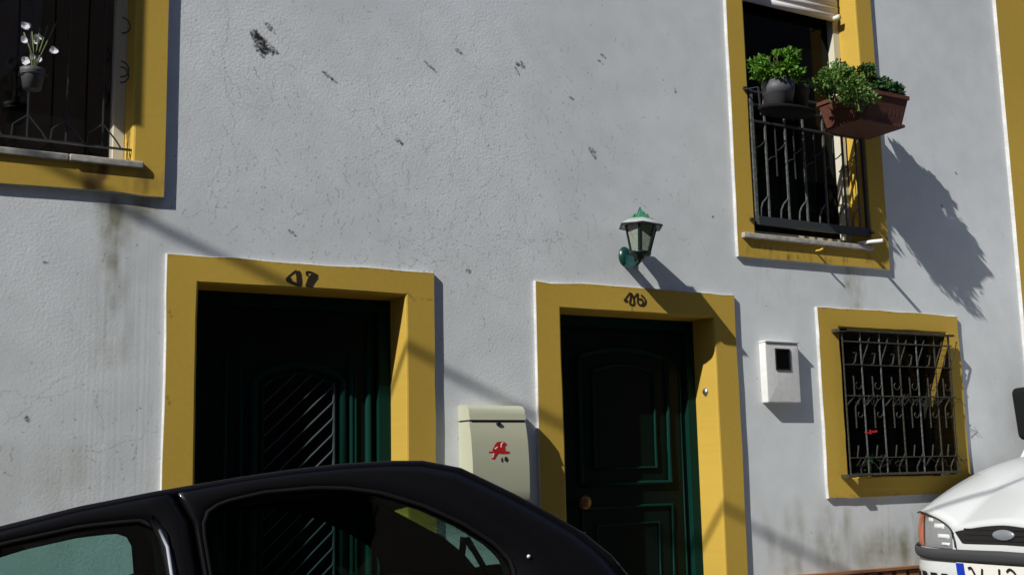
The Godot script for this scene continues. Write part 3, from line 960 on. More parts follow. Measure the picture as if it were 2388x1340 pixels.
# ---------------------------------------------------------------- things on the wall
func wall_lamp() -> void:
	var c := Vector3(3.585, 2.68, 0.155)
	var lamp := thing("wall_lamp", "green wall lantern with pale glass panes above the door numbered 46", "lamp", Vector3(3.60, 2.70, 0))
	var o := -lamp.position
	var st := begin(true)
	lathe(st, [Vector2(0.0, 0.024), Vector2(0.026, 0.021), Vector2(0.038, 0.010), Vector2(0.042, 0.0)], Vector3.ZERO, 24, Basis(Vector3(1, 0, 0), Vector3(0, 0, 1), Vector3(0, -1.3, 0)))
	put("backplate", st, M.teal, lamp)
	st = begin(true)
	tube(st, [Vector3(0, -0.02, 0.01), Vector3(0.0, -0.05, 0.05), Vector3(-0.008, -0.062, 0.10), Vector3(-0.015, -0.045, 0.145), Vector3(-0.015, -0.01, 0.155)], 0.013, 10)
	put("arm", st, M.teal, lamp)
	st = begin()
	obb(st, Vector3(-0.005, -0.035, 0.055), Vector3(0.006, 0, 0), Vector3(0, 0.03, 0.01), Vector3(0, -0.012, 0.045))
	put("bracket", st, M.teal, lamp)
	var k := c + o
	var tilt := Basis(Vector3(0, 0, 1), -0.07)
	st = begin(true)
	lathe(st, [Vector2(0.0, -0.025), Vector2(0.02, -0.02), Vector2(0.025, 0.0), Vector2(0.055, 0.004), Vector2(0.058, 0.016), Vector2(0.0, 0.018)], k, 18, tilt)
	put("lamp_base", st, M.lamp_dark, lamp)
	for i in 6:
		var a := TAU * (i + 0.2) / 6
		var b := TAU * (i + 1.2) / 6
		var p0 := k + tilt * Vector3(0.052 * cos(a), 0.016, 0.052 * sin(a))
		var p1 := k + tilt * Vector3(0.086 * cos(a), 0.155, 0.086 * sin(a))
		var q0 := k + tilt * Vector3(0.052 * cos(b), 0.016, 0.052 * sin(b))
		var q1 := k + tilt * Vector3(0.086 * cos(b), 0.155, 0.086 * sin(b))
		st = begin()
		flatbar(st, p0, p1, 0.012, 0.008, p0 - k)
		put("lamp_frame", st, M.lamp_dark, lamp)
		st = begin()
		flatbar(st, p1, q1, 0.018, 0.006, p1 - k)
		put("lamp_frame", st, M.lamp_dark, lamp)
		st = begin()
		quad(st, p0, p1, q1, q0)
		put("pane", st, M.frost, lamp)
	st = begin(true)
	lathe(st, [Vector2(0.086, 0.150), Vector2(0.118, 0.148), Vector2(0.121, 0.152), Vector2(0.115, 0.158), Vector2(0.085, 0.178), Vector2(0.05, 0.192), Vector2(0.0, 0.197)], k, 6, tilt)
	put("lamp_hood", st, M.lamp_cap, lamp)
	st = begin(true)
	lathe(st, [Vector2(0.112, 0.146), Vector2(0.123, 0.148), Vector2(0.124, 0.153), Vector2(0.116, 0.156)], k, 6, tilt)
	put("hood_rim", st, M.iron, lamp)
	# broken leaf-work finial
	rng.seed = 4
	for q in [[0.0, 0.075, 0.034], [0.035, 0.042, 0.026], [-0.03, 0.036, 0.030], [0.062, 0.022, 0.024], [0.012, 0.05, 0.03]]:
		st = begin()
		var b := k + tilt * Vector3(q[0], 0.185, 0.01 * sign(q[0]))
		for h in 5:
			var t := TAU * h / 5
			tri(st, b + Vector3(cos(t) * q[2], 0.0, sin(t) * q[2]), b + Vector3(rng.randf_range(-0.006, 0.006), q[1], 0), b + Vector3(cos(t + 1.26) * q[2], 0.0, sin(t + 1.26) * q[2]))
		put("finial_leaf", st, M.patina, lamp)

func mailbox() -> void:
	var box_ := thing("mailbox", "cream metal mailbox with a red sticker on the wall between the two doors", "mailbox", Vector3(2.75, 1.45, 0))
	# side profile: depth against height, rounded hood on top, belly below
	var prof := [Vector2(0.0, 0.46), Vector2(0.05, 0.459), Vector2(0.085, 0.452), Vector2(0.103, 0.436), Vector2(0.108, 0.41), Vector2(0.113, 0.388)]
	var low := [Vector2(0.106, 0.380), Vector2(0.114, 0.35), Vector2(0.121, 0.32), Vector2(0.127, 0.28), Vector2(0.131, 0.24), Vector2(0.1345, 0.20), Vector2(0.136, 0.16), Vector2(0.1365, 0.11), Vector2(0.135, 0.06), Vector2(0.130, 0.015), Vector2(0.12, 0.0), Vector2(0.0, 0.0)]
	for g in [prof, low]:
		var st := begin(true)
		for i in g.size() - 1:
			quad(st, Vector3(-0.152, g[i].y, g[i].x), Vector3(0.152, g[i].y, g[i].x), Vector3(0.152, g[i + 1].y, g[i + 1].x), Vector3(-0.152, g[i + 1].y, g[i + 1].x))
		for s in [-0.152, 0.152]:
			st.set_smooth_group(0xFFFFFFFF)
			for i in g.size() - 1:
				quad(st, Vector3(s, g[i].y, 0), Vector3(s, g[i].y, g[i].x), Vector3(s, g[i + 1].y, g[i + 1].x), Vector3(s, g[i + 1].y, 0))
		put("lid" if g == prof else "body", st, M.mail, box_)
	var st := begin()
	box(st, Vector3(-0.148, 0.376, 0.01), Vector3(0.148, 0.390, 0.106))
	put("slot", st, M.black, box_)
	st = begin(true)
	rbox(st, Vector3(-0.009, 0.362, 0.10), Vector3(0.011, 0.379, 0.121), 0.003)
	put("lock", st, M.black, box_)
	# red sticker: a rounded body with wings, white stripes, two dark wheels
	var z := func(y): return lerpf(lerpf(0.1363, 0.1345, clampf((y - 0.16) / 0.04, 0, 1)), lerpf(0.131, 0.1268, clampf((y - 0.24) / 0.04, 0, 1)), clampf((y - 0.20) / 0.04, 0, 1)) + 0.0002
	var spot := func(x, y, dz): return Vector3(-0.066 + (x - 330) / 915.0 * 0.116, 0.288 - (y - 300) / 760.0 * 0.098, z.call(0.288 - (y - 300) / 760.0 * 0.098) + dz)
	var patches := [
		["sticker", M.sticker_red, 0.0006, [[510, 590], [620, 430], [720, 330], [860, 320], [990, 310], [1130, 400], [1120, 450], [1050, 480], [1050, 650], [1230, 690], [1230, 740], [1120, 760], [900, 760], [740, 740], [560, 960], [430, 930], [520, 850], [540, 720], [340, 720], [340, 680], [500, 660]]],
		["sticker_stripe", M.sticker_white, 0.0012, [[590, 560], [720, 490], [740, 510], [620, 600]]],
		["sticker_stripe", M.sticker_white, 0.0013, [[850, 510], [860, 420], [930, 335], [990, 340], [900, 430], [895, 530]]],
		["sticker_stripe", M.sticker_white, 0.0014, [[480, 890], [540, 720], [565, 740], [510, 890]]],
		["sticker_wheel", M.number, 0.0012, [[840, 1040], [850, 920], [890, 880], [915, 950], [905, 1050]]],
		["sticker_wheel", M.number, 0.0013, [[980, 1000], [990, 890], [1050, 850], [1120, 900], [1140, 980], [1070, 1050]]]]
	for q in patches:
		st = begin()
		var poly := PackedVector2Array()
		for v in q[3]:
			poly.append(Vector2(v[0], v[1]))
		var dz: float = q[2]
		extrude(st, poly, func(v): return spot.call(v.x, v.y, dz), Vector3(0, 0, 0.0004))
		put(q[0], st, q[1], box_)

func meter_box() -> void:
	var b := thing("meter_box", "white plastic meter box with a dark square window beside door 46", "meter box", Vector3(4.62, 1.94, 0))
	var st := begin(true)
	rbox(st, Vector3(-0.122, 0.0, -0.005), Vector3(0.126, 0.335, 0.048), 0.007)
	put("body", st, M.plastic, b)
	st = begin(true)
	rbox(st, Vector3(-0.124, 0.335, -0.005), Vector3(0.128, 0.345, 0.055), 0.003)
	put("lid_edge", st, M.plastic, b)
	st = begin()
	frame(st, -0.052, 0.182, 0.056, 0.302, 0.007, 0.046, 0.054)
	put("window_frame", st, M.black, b)
	st = begin()
	box(st, Vector3(-0.046, 0.188, 0.047), Vector3(0.05, 0.296, 0.050))
	put("pane", st, M.dark_glass, b)

# ---------------------------------------------------------------- plants
func foliage(st: SurfaceTool, c: Vector3, rad: Vector3, n: int, size: float, sd: int, spread := 0.3) -> void:
	var r := RandomNumberGenerator.new()
	r.seed = sd
	var clumps := []
	for i in 16:
		var d := Vector3(r.randfn(), r.randfn() * 0.8 + 0.15, r.randfn()).normalized()
		clumps.append([c + d * rad * r.randf_range(0.35, 0.85), r.randf_range(0.22, 0.42), r.randf_range(0.7, 1.25)])
	for i in n:
		var k: Array = clumps[r.randi() % clumps.size()]
		var d := Vector3(r.randfn(), r.randfn(), r.randfn()).normalized()
		var p: Vector3 = k[0] + d * rad * k[1] * pow(r.randf(), 0.4)
		var out := ((p - c) / rad).normalized()
		var ax := (out + Vector3(r.randfn(), r.randfn() + 0.4, r.randfn()) * spread * 2.0).normalized()
		var side := ax.cross(Vector3(r.randfn(), r.randfn(), r.randfn())).normalized()
		var up := side.cross(ax)
		var l := size * r.randf_range(0.6, 1.25)
		var w := l * r.randf_range(0.28, 0.42)
		var tone: float = k[2] * r.randf_range(0.75, 1.3)
		st.set_color(Color(tone * r.randf_range(0.85, 1.25), tone, tone * r.randf_range(0.7, 1.2)))
		var m := p + ax * l * 0.5 + up * l * 0.08
		var e := p + ax * l - up * l * 0.1
		tri(st, p, m - side * w, e); tri(st, p, e, m + side * w)

func plant(called: String, label: String, at: Vector3, rad: Vector3, n: int, size: float, m: Material, sd: int, spread := 0.3) -> void:
	var o := thing(called, label, "plant", at, "plants on the balcony window")
	var st := begin()
	foliage(st, Vector3(0, rad.y * 0.75, 0), rad, n, size, sd, spread)
	put("foliage", st, m, o).set_meta("kind", "stuff")
	st = begin(true)
	var r := RandomNumberGenerator.new()
	r.seed = sd + 50
	for k in 9:
		var e := Vector3(r.randf_range(-0.7, 0.7) * rad.x, rad.y * r.randf_range(0.7, 1.3), r.randf_range(-0.7, 0.7) * rad.z)
		tube(st, [Vector3(e.x * 0.2, -0.03, e.z * 0.2), Vector3(e.x * 0.55, e.y * 0.5, e.z * 0.5), e], 0.0035, 5, 0.0015)
	put("stems", st, M.stem, o)

func planter(st: SurfaceTool, w: float, d: float, h: float, taper: float) -> void:
	# open trough: base corners inset by taper, rim lip
	var lo := PackedVector3Array([Vector3(-w + taper, 0, -d + taper), Vector3(w - taper, 0, -d + taper), Vector3(w - taper, 0, d - taper), Vector3(-w + taper, 0, d - taper)])
	var hi := PackedVector3Array([Vector3(-w, h - 0.022, -d), Vector3(w, h - 0.022, -d), Vector3(w, h - 0.022, d), Vector3(-w, h - 0.022, d)])
	var e := 0.008
	var l0 := PackedVector3Array([Vector3(-w - e, h - 0.022, -d - e), Vector3(w + e, h - 0.022, -d - e), Vector3(w + e, h - 0.022, d + e), Vector3(-w - e, h - 0.022, d + e)])
	var l1 := PackedVector3Array()
	var l2 := PackedVector3Array()
	var l3 := PackedVector3Array()
	for p in l0:
		l1.append(p + Vector3(0, 0.022, 0))
		l2.append(Vector3(p.x * (1 - 0.02 / w), h, p.z * (1 - 0.02 / d)))
		l3.append(Vector3(p.x * (1 - 0.025 / w), h - 0.03, p.z * (1 - 0.025 / d)))
	strip(st, lo, hi); strip(st, hi, l0); strip(st, l0, l1); strip(st, l1, l2); strip(st, l2, l3)
	fan(st, lo, Vector3.ZERO)
	fan(st, l3, Vector3(0, h - 0.03, 0))

func pots() -> void:
	# terracotta trough hanging outside the railing at its right end
	var t := thing("terracotta_planter", "long terracotta planter hung outside the right end of the balcony railing", "planter", Vector3(5.215, 3.560, 0.215))
	var st := begin()
	planter(st, 0.195, 0.165, 0.165, 0.03)
	put("trough", st, M.terracotta, t)
	st = begin()
	box(st, Vector3(-0.185, -0.018, -0.14), Vector3(0.185, -0.002, 0.14))
	put("drip_tray", st, M.terracotta, t)
	for k in 5:
		st = begin()
		obb(st, Vector3(0.03 + k * 0.033, 0.055, 0.146), Vector3(0.008, 0, 0), Vector3(0, 0.016, 0.0035), Vector3(0, 0, 0.0015))
		put("sun_patch", st, M.terracotta, t)  # raised pads shaped after sun patches on the trough front
	for x in [-0.13, 0.13]:
		st = begin()
		flatpath(st, [Vector3(x, 0.175, -0.195), Vector3(x, 0.15, -0.185), Vector3(x, -0.024, -0.15), Vector3(x, -0.024, 0.15), Vector3(x, 0.0, 0.155)], 0.012, 0.004)
		put("hanger", st, M.iron, t)
	st = begin()
	box(st, Vector3(-0.168, 0.12, -0.135), Vector3(0.168, 0.138, 0.135))
	put("soil", st, M.soil, t)
	plant("leafy_plant", "pale speckled plant spilling over the left end of the terracotta planter", Vector3(4.915, 3.68, 0.28), Vector3(0.18, 0.115, 0.15), 2600, 0.021, M.leaf_pale, 61)
	plant("leafy_plant_001", "olive green plant in the middle of the terracotta planter", Vector3(5.15, 3.725, 0.235), Vector3(0.17, 0.125, 0.15), 2400, 0.022, M.leaf_dark, 62)
	plant("leafy_plant_002", "deep green upright plant at the right end of the terracotta planter", Vector3(5.38, 3.705, 0.25), Vector3(0.14, 0.11, 0.15), 1800, 0.03, M.leaf_deep, 63, 0.2)
	plant("leafy_plant_003", "pale trailing plant hanging over the front left corner of the terracotta planter", Vector3(4.985, 3.60, 0.40), Vector3(0.145, 0.115, 0.075), 1300, 0.02, M.leaf_pale, 64)
	# two pots on a tray behind the railing
	var tray := thing("pot_tray", "dark tray carrying the two pots outside the railing", "tray", Vector3(4.585, 3.550, 0.24))
	st = begin(true)
	lathe(st, [Vector2(0.0, 0.0), Vector2(0.95, 0.0), Vector2(1.0, 0.02), Vector2(0.97, 0.02), Vector2(0.93, 0.006), Vector2(0.0, 0.006)], Vector3.ZERO, 28, Basis(Vector3(0.20, 0, 0), Vector3(0, 1, 0), Vector3(0, 0, 0.10)))
	put("dish", st, M.trim, tray)
	for x in [-0.12, 0.12]:
		st = begin()
		flatpath(st, [Vector3(x, 0.185, -0.215), Vector3(x, 0.165, -0.095), Vector3(x, -0.003, -0.085), Vector3(x, -0.003, 0.09)], 0.01, 0.004)
		put("hanger", st, M.iron, tray)
	var g := thing("flower_pot", "grey plastic pot under the fresh green plant on the railing", "flower pot", Vector3(4.525, 3.557, 0.24), "pots on the railing tray")
	st = begin(true)
	lathe(st, [Vector2(0.0, 0.0), Vector2(0.072, 0.0), Vector2(0.084, 0.085), Vector2(0.089, 0.088), Vector2(0.094, 0.16), Vector2(0.088, 0.16), Vector2(0.08, 0.14), Vector2(0.0, 0.14)], Vector3.ZERO, 28)
	put("body", st, M.grey_pot, g)
	st = begin(true)
	lathe(st, [Vector2(0.0, 0.146), Vector2(0.08, 0.142)], Vector3.ZERO, 20)
	put("soil", st, M.soil, g)
	var b := thing("flower_pot_001", "brown pot beside the grey pot on the railing", "flower pot", Vector3(4.675, 3.557, 0.24), "pots on the railing tray")
	st = begin(true)
	lathe(st, [Vector2(0.0, 0.0), Vector2(0.048, 0.0), Vector2(0.058, 0.12), Vector2(0.064, 0.122), Vector2(0.066, 0.16), Vector2(0.058, 0.16), Vector2(0.055, 0.14), Vector2(0.0, 0.14)], Vector3.ZERO, 24)
	put("body", st, M.brown_pot, b)
	plant("leafy_plant_004", "fresh green bushy plant growing from the grey pot", Vector3(4.525, 3.735, 0.24), Vector3(0.18, 0.105, 0.13), 1900, 0.026, M.leaf_fresh, 65)
	plant("leafy_plant_005", "short green tuft at the rim of the brown pot", Vector3(4.685, 3.715, 0.25), Vector3(0.05, 0.03, 0.05), 200, 0.02, M.leaf_fresh, 66)

func window_things() -> void:
	# table with a grey cloth, a pot and white flowers behind the left window
	var t := thing("draped_table", "small table under a grey cloth inside the left window", "table", Vector3(0.78, 2.3, -0.60))
	var st := begin()
	box(st, Vector3(-0.16, 0.90, -0.12), Vector3(0.16, 0.92, 0.12))
	put("tabletop", st, M.room, t)
	for q in [[-0.14, -0.1], [0.14, -0.1], [-0.14, 0.1], [0.14, 0.1]]:
		st = begin()
		box(st, Vector3(q[0] - 0.015, 0.0, q[1] - 0.015), Vector3(q[0] + 0.015, 0.90, q[1] + 0.015))
		put("leg", st, M.room, t)
	st = begin(true)
	var a := PackedVector3Array()
	var b := PackedVector3Array()
	for k in 48:
		var q := TAU * k / 48
		var p := Vector3(clampf(0.26 * cos(q), -0.165, 0.165), 0.924, clampf(0.2 * sin(q), -0.125, 0.125))
		a.append(p)
		b.append(Vector3(p.x * (1.12 + 0.1 * sin(k * 1.7)), 0.45 + 0.03 * sin(k * 0.8), p.z * (1.15 + 0.1 * cos(k * 1.3))))
	fan(st, a, Vector3(0, 0.924, 0)); strip(st, a, b)
	put("cloth", st, M.grey_cloth, t)
	var v := thing("flower_pot_002", "small grey pot of white flowers hung on the left window railing", "flower pot", Vector3(0.645, 3.165, 0.055))
	st = begin(true)
	lathe(st, [Vector2(0.0, 0.0), Vector2(0.035, 0.0), Vector2(0.048, 0.07), Vector2(0.05, 0.085), Vector2(0.046, 0.085), Vector2(0.0, 0.075)], Vector3.ZERO, 20)
	put("body", st, M.grey_pot, v)
	st = begin(true)
	tube(st, [Vector3(-0.005, 0.06, -0.055), Vector3(-0.05, 0.06, -0.03), Vector3(-0.052, 0.06, 0.02), Vector3(0, 0.06, 0.055), Vector3(0.052, 0.06, 0.02), Vector3(0.05, 0.06, -0.03), Vector3(-0.005, 0.06, -0.055)], 0.003, 6)
	put("wire_ring", st, M.iron, v)
	var f := thing("white_flowers", "white blossoms on thin stems in the small pot at the left window", "flowers", Vector3(0.645, 3.24, 0.055))
	rng.seed = 8
	for k in 9:
		var c := Vector3(rng.randf_range(-0.045, 0.085), rng.randf_range(0.04, 0.20), rng.randf_range(-0.025, 0.03))
		st = begin()
		for h in 5:
			var q := TAU * h / 5 + k
			var d := Vector3(cos(q), sin(q), 0.25) * rng.randf_range(0.012, 0.021)
			var s := Vector3(-sin(q), cos(q), 0) * 0.012
			tri(st, c, c + d * 0.6 - s, c + d); tri(st, c, c + d, c + d * 0.6 + s)
		put("blossom", st, M.petal, f)
	st = begin(true)
	for k in 5:
		tube(st, [Vector3(0, -0.01, 0), Vector3(-0.01 + 0.01 * k, 0.08, 0.01), Vector3(-0.04 + 0.03 * k, 0.16 + 0.015 * k, 0.0)], 0.003, 5)
	put("stems", st, M.stem, f)
	# little red ribbon tied to a bar of the small grille
	var r := thing("red_ribbon", "little red ribbon tied to a bar of the small window grille", "ribbon", Vector3(5.245, 1.775, 0.076))
	st = begin()
	obb(st, Vector3(0.022, 0.003, 0.0), Vector3(0.03, 0.003, 0), Vector3(0, 0.006, 0), Vector3(0, 0, 0.002))
	obb(st, Vector3(-0.026, -0.004, 0.0), Vector3(0.022, -0.003, 0), Vector3(0, 0.003, 0), Vector3(0, 0, 0.002))
	obb(st, Vector3(-0.004, 0.0, 0.0), Vector3(0.004, 0, 0), Vector3(0, 0.012, 0), Vector3(0, 0, 0.004))
	put("bow", st, M.sticker_red, r)
	# dry creeper tangled in the middle and the foot of the grille
	var cr := thing("dry_creeper", "dark dry creeper tangled along the middle and foot of the small window grille", "creeper")
	rng.seed = 19
	st = begin(true)
	for k in 34:
		var y0 := 1.965 if k % 3 else 1.60
		var x := rng.randf_range(5.12, 5.98)
		var pts := []
		for j in 5:
			pts.append(Vector3(x + j * rng.randf_range(0.01, 0.03), y0 + rng.randf_range(-0.04, 0.035), 0.072 + rng.randf_range(-0.004, 0.012)))
		tube(st, pts, 0.0024, 5, 0.0012)
	put("stems", st, M.stem_dry, cr).set_meta("kind", "stuff")
	# plant on the inner sill of the small window
	var o := thing("sill_plant", "dark leafy plant on the sill behind the small window grille", "plant", Vector3(5.55, 1.52, -0.06))
	st = begin()
	foliage(st, Vector3(0, 0.07, 0), Vector3(0.36, 0.08, 0.045), 500, 0.04, 71)
	put("foliage", st, M.leaf_deep, o).set_meta("kind", "stuff")
	st = begin(true)
	for k in 7:
		tube(st, [Vector3(-0.3 + k * 0.1, 0.0, 0), Vector3(-0.29 + k * 0.1, 0.08, 0.01)], 0.004, 5)
	put("stems", st, M.stem, o)

# ---------------------------------------------------------------- black car
func resample(poly: Array, n: int) -> PackedVector2Array:
	# closed polygon, rounded by Catmull-Rom on even arc length
	var c := Curve2D.new()
	for p in poly:
		c.add_point(Vector2(p[0], p[1]))
	c.add_point(Vector2(poly[0][0], poly[0][1]))
	var out := PackedVector2Array()
	for i in n:
		out.append(c.sample_baked(c.get_baked_length() * i / n))
	return out

func outward(c: Vector2, inner: PackedVector2Array, outer: PackedVector2Array) -> PackedVector2Array:
	# for every inner point the point where the ray from c through it leaves the outer polygon
	var out := PackedVector2Array()
	for p in inner:
		var d := (p - c).normalized() * 10.0
		var best := p
		var far := -1.0
		for i in outer.size():
			var h = Geometry2D.segment_intersects_segment(c, c + d, outer[i], outer[(i + 1) % outer.size()])
			if h != null and (h - c).length() > far:
				far = (h - c).length(); best = h
		out.append(best)
	return out

func with_corners(c: Vector2, inner: PackedVector2Array, outer: PackedVector2Array) -> PackedVector2Array:
	# inner loop plus the points that look at the corners of the outer polygon, in angular order
	var all := []
	for p in inner:
		all.append(p)
	for q in outer:
		var d := (q - c).normalized() * 10.0
		for i in inner.size():
			var h = Geometry2D.segment_intersects_segment(c, c + d, inner[i], inner[(i + 1) % inner.size()])
			if h != null:
				all.append(h); break
	all.sort_custom(func(a, b): return (a - c).angle() < (b - c).angle())
	return PackedVector2Array(all)

func car_side(x: float, y: float) -> float:
	# half width of the body at a point of its side
	var w := 0.795 - 0.10 * pow(clampf((y - 0.88) / 0.58, 0, 1.2), 1.25) - 0.04 * pow(clampf((0.6 - y) / 0.4, 0, 1), 2)
	w -= 0.10 * pow(clampf((x - 0.55) / 0.95, 0, 1.2), 2) + 0.14 * pow(clampf((-1.3 - x) / 0.95, 0, 1.2), 2)
	return w

func black_car() -> void:
	var car := thing("black_car", "black hatchback car parked in front of the doors", "car", Vector3(1.0, 0.075, 1.4))
	car.basis = Basis(Vector3.UP, deg_to_rad(-10.0)) * Basis(Vector3(0, 0, 1), atan(SLOPE)) * Basis(Vector3(1, 0, 0), deg_to_rad(-3.0))
	var roof := [[-0.60, 1.385], [-0.37, 1.43], [-0.19, 1.452], [-0.01, 1.464], [0.19, 1.472], [0.32, 1.474], [0.46, 1.472], [0.60, 1.462], [0.68, 1.452], [0.78, 1.420], [0.85, 1.375], [0.92, 1.33], [1.02, 1.26], [1.10, 1.20], [1.17, 1.13], [1.21, 1.07]]
	var fwin := [[-1.02, 0.93], [-0.98, 1.0], [-0.60, 1.33], [-0.50, 1.37], [-0.37, 1.393], [-0.19, 1.408], [-0.06, 1.404], [-0.025, 1.39], [-0.008, 1.35], [-0.0, 1.27], [0.0, 1.0], [-0.02, 0.92]]
	var qwin := [[0.10, 0.98], [0.097, 1.25], [0.092, 1.36], [0.098, 1.388], [0.115, 1.408], [0.15, 1.42], [0.25, 1.43], [0.38, 1.424], [0.46, 1.412], [0.55, 1.388], [0.66, 1.338], [0.76, 1.276], [0.84, 1.21], [0.87, 1.17], [0.88, 1.12], [0.85, 1.03], [0.78, 0.985], [0.6, 0.96], [0.2, 0.955]]
	var door_p := [[-1.15, 0.90], [-1.10, 0.965], [-0.60, 1.385]]
	for p in roof:
		if p[0] > -0.55 and p[0] < 0.03:
			door_p.append([p[0], p[1]])
	door_p.append_array([[0.028, 1.4645], [0.045, 1.42], [0.063, 1.38], [0.070, 1.26], [0.072, 0.90]])
	var quarter_p := [[0.078, 0.90], [0.076, 1.26], [0.069, 1.383], [0.050, 1.425], [0.034, 1.4652]]
	for p in roof:
		if p[0] > 0.1:
			quarter_p.append([p[0], p[1]])
	quarter_p.append_array([[1.28, 0.98], [1.33, 0.90]])
	for side in [1.0, -1.0]:
		for q in [["door", door_p, fwin, "door_glass"], ["quarter_panel", quarter_p, qwin, "quarter_glass"]]:
			var inner := resample(q[2], 72)
			var outer := PackedVector2Array()
			for p in q[1]:
				outer.append(Vector2(p[0], p[1]))
			var c := Vector2.ZERO
			for p in inner:
				c += p / inner.size()
			var l := with_corners(c, inner, outer)
			var o := outward(c, l, outer)
			var pos := func(v: Vector2, off: float): return Vector3(v.x, v.y, side * (car_side(v.x, v.y) + off))
			# panel: outer edge turned in, outside face, window flange, inner trim face
			var a := PackedVector3Array(); var b := PackedVector3Array(); var m := PackedVector3Array(); var d := PackedVector3Array(); var e := PackedVector3Array(); var f := PackedVector3Array(); var m2 := PackedVector3Array(); var t0 := PackedVector3Array(); var t1 := PackedVector3Array()
			for i in l.size():
				var dir: Vector2 = (o[i] - l[i])
				a.append(pos.call(o[i], -0.03))
				b.append(pos.call(o[i] - dir.normalized() * 0.004, -0.003))
				m.append(pos.call(o[i] - dir * 0.3, 0.004))
				m2.append(pos.call(o[i] - dir * 0.65, 0.004))
				d.append(pos.call(l[i] + dir.normalized() * 0.006, 0.0))
				e.append(pos.call(l[i], -0.006))
				f.append(pos.call(l[i], -0.03))
				var inn: Vector2 = c + (l[i] - c) * 0.95
				t0.append(pos.call(inn, -0.035)); t1.append(pos.call(o[i] - dir.normalized() * 0.01, -0.045))
			var st := begin(true)
			strip(st, a, b); strip(st, b, m); strip(st, m, m2); strip(st, m2, d); strip(st, d, e); strip(st, e, f)
			var panel := put(q[0], st, M.car_black, car)
			st = begin()
			strip(st, t0, t1); strip(st, f, t0)
			put("inner_trim", st, M.trim, panel)
			st = begin(true)
			var bead := []
			for p in l:
				bead.append(pos.call(p, -0.004))
			bead.append(bead[0])
			tube(st, bead, 0.007, 6)
			put("window_seal", st, M.rubber, panel)
			# glass slab
			st = begin()
			var g0 := PackedVector3Array(); var g1 := PackedVector3Array()
			for p in l:
				g0.append(pos.call(c + (p - c) * 1.004, -0.012)); g1.append(pos.call(c + (p - c) * 1.004, -0.016))
			slab(st, g0, g1, Vector3(0, 0, side))
			put(q[3], st, M.tint, panel)
			if q[0] == "door":
				st = begin(true)
				tube(st, [pos.call(Vector2(-0.03, 1.405), 0.0), pos.call(Vector2(-0.004, 1.36), 0.002), pos.call(Vector2(0.008, 1.27), 0.002), pos.call(Vector2(0.010, 0.95), 0.002)], 0.011, 10)
				put("pillar_trim", st, M.gloss_black, panel)
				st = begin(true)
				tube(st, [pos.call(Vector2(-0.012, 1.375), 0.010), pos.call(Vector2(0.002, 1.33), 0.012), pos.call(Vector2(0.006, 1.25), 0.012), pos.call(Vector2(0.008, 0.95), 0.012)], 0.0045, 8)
				put("painted_sheen", st, M.painted_sheen, panel)  # pale line paints the highlight along the pillar trim
				st = begin(true)
				rbox(st, Vector3(-0.14, 0.80, 0), Vector3(0.0, 0.835, 0.03), 0.01)
				var hnd := put("door_handle", st, M.car_black, panel)
				hnd.position = Vector3(0, 0, side * 0.79)
				if side < 0:
					hnd.rotation.y = PI; hnd.position.x = -0.14
		var ps := begin()
		for k in 12:
			var y0 := lerpf(0.88, 1.455, k / 12.0)
			var y1 := lerpf(0.88, 1.455, (k + 1) / 12.0)
			quad(ps, Vector3(-0.03, y0, side * (car_side(0, y0) - 0.028)), Vector3(0.13, y0, side * (car_side(0.1, y0) - 0.028)), Vector3(0.13, y1, side * (car_side(0.1, y1) - 0.028)), Vector3(-0.03, y1, side * (car_side(0, y1) - 0.028)))
		put("door_pillar", ps, M.trim, car)
		ps = begin(true)
		var edge := []
		for p in roof:
			edge.append(Vector3(p[0], p[1] - 0.006, side * (car_side(p[0], p[1]) - 0.010)))
		tube(ps, edge, 0.0125, 8)
		put("roof_rail", ps, M.car_black, car)
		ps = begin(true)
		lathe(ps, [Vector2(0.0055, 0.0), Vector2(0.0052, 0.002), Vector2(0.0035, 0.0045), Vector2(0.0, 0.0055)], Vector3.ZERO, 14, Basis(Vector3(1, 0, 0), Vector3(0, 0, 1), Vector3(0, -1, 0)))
		var glint := put("pillar_glint", ps, M.painted_sheen, car)  # pale bead painted in as a glint on the rear pillar
		glint.position = Vector3(0.925, 1.165, side * (car_side(0.925, 1.165) + 0.003))
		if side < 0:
			glint.rotation.y = PI
		for q in [[1.155, 1.195, 1.09, 0.98], [1.165, 1.19, 1.27, 0.95]]:
			ps = begin(true)
			tube(ps, [Vector3(q[0], q[1], side * 0.56), Vector3(q[2], q[3], side * 0.56)], 0.014, 8)
			put("tailgate_strut", ps, M.trim, car)
	# lower body sides with wheel arches
	for side in [1.0, -1.0]:
		var poly := PackedVector2Array([Vector2(-2.18, 0.45), Vector2(-2.15, 0.70), Vector2(-1.95, 0.83), Vector2(-1.5, 0.88), Vector2(-1.15, 0.895), Vector2(0.075, 0.895), Vector2(1.33, 0.895), Vector2(1.43, 0.7), Vector2(1.45, 0.45), Vector2(1.38, 0.28)])
		for k in 13:
			var t := PI * k / 12.0
			poly.append(Vector2(0.92 + 0.33 * cos(t), 0.28 + 0.36 * sin(t)))
		poly.append(Vector2(0.3, 0.2)); poly.append(Vector2(-1.0, 0.2))
		for k in 13:
			var t := PI * k / 12.0
			poly.append(Vector2(-1.48 + 0.33 * cos(t), 0.28 + 0.36 * sin(t)))
		poly.append(Vector2(-2.12, 0.26))
		var st := begin(true)
		extrude(st, poly, func(v): return Vector3(v.x, v.y, side * car_side(v.x, v.y)), Vector3(0, 0, -side * 0.03))
		put("side_panel", st, M.car_black, car)
	# skin from nose to tail: bonnet, windscreen, roof, tailgate glass, tailgate
	var ridge := [[-2.18, 0.30], [-2.2, 0.5], [-2.15, 0.72], [-1.95, 0.84], [-1.5, 0.93], [-1.12, 0.98], [-0.60, 1.386]]
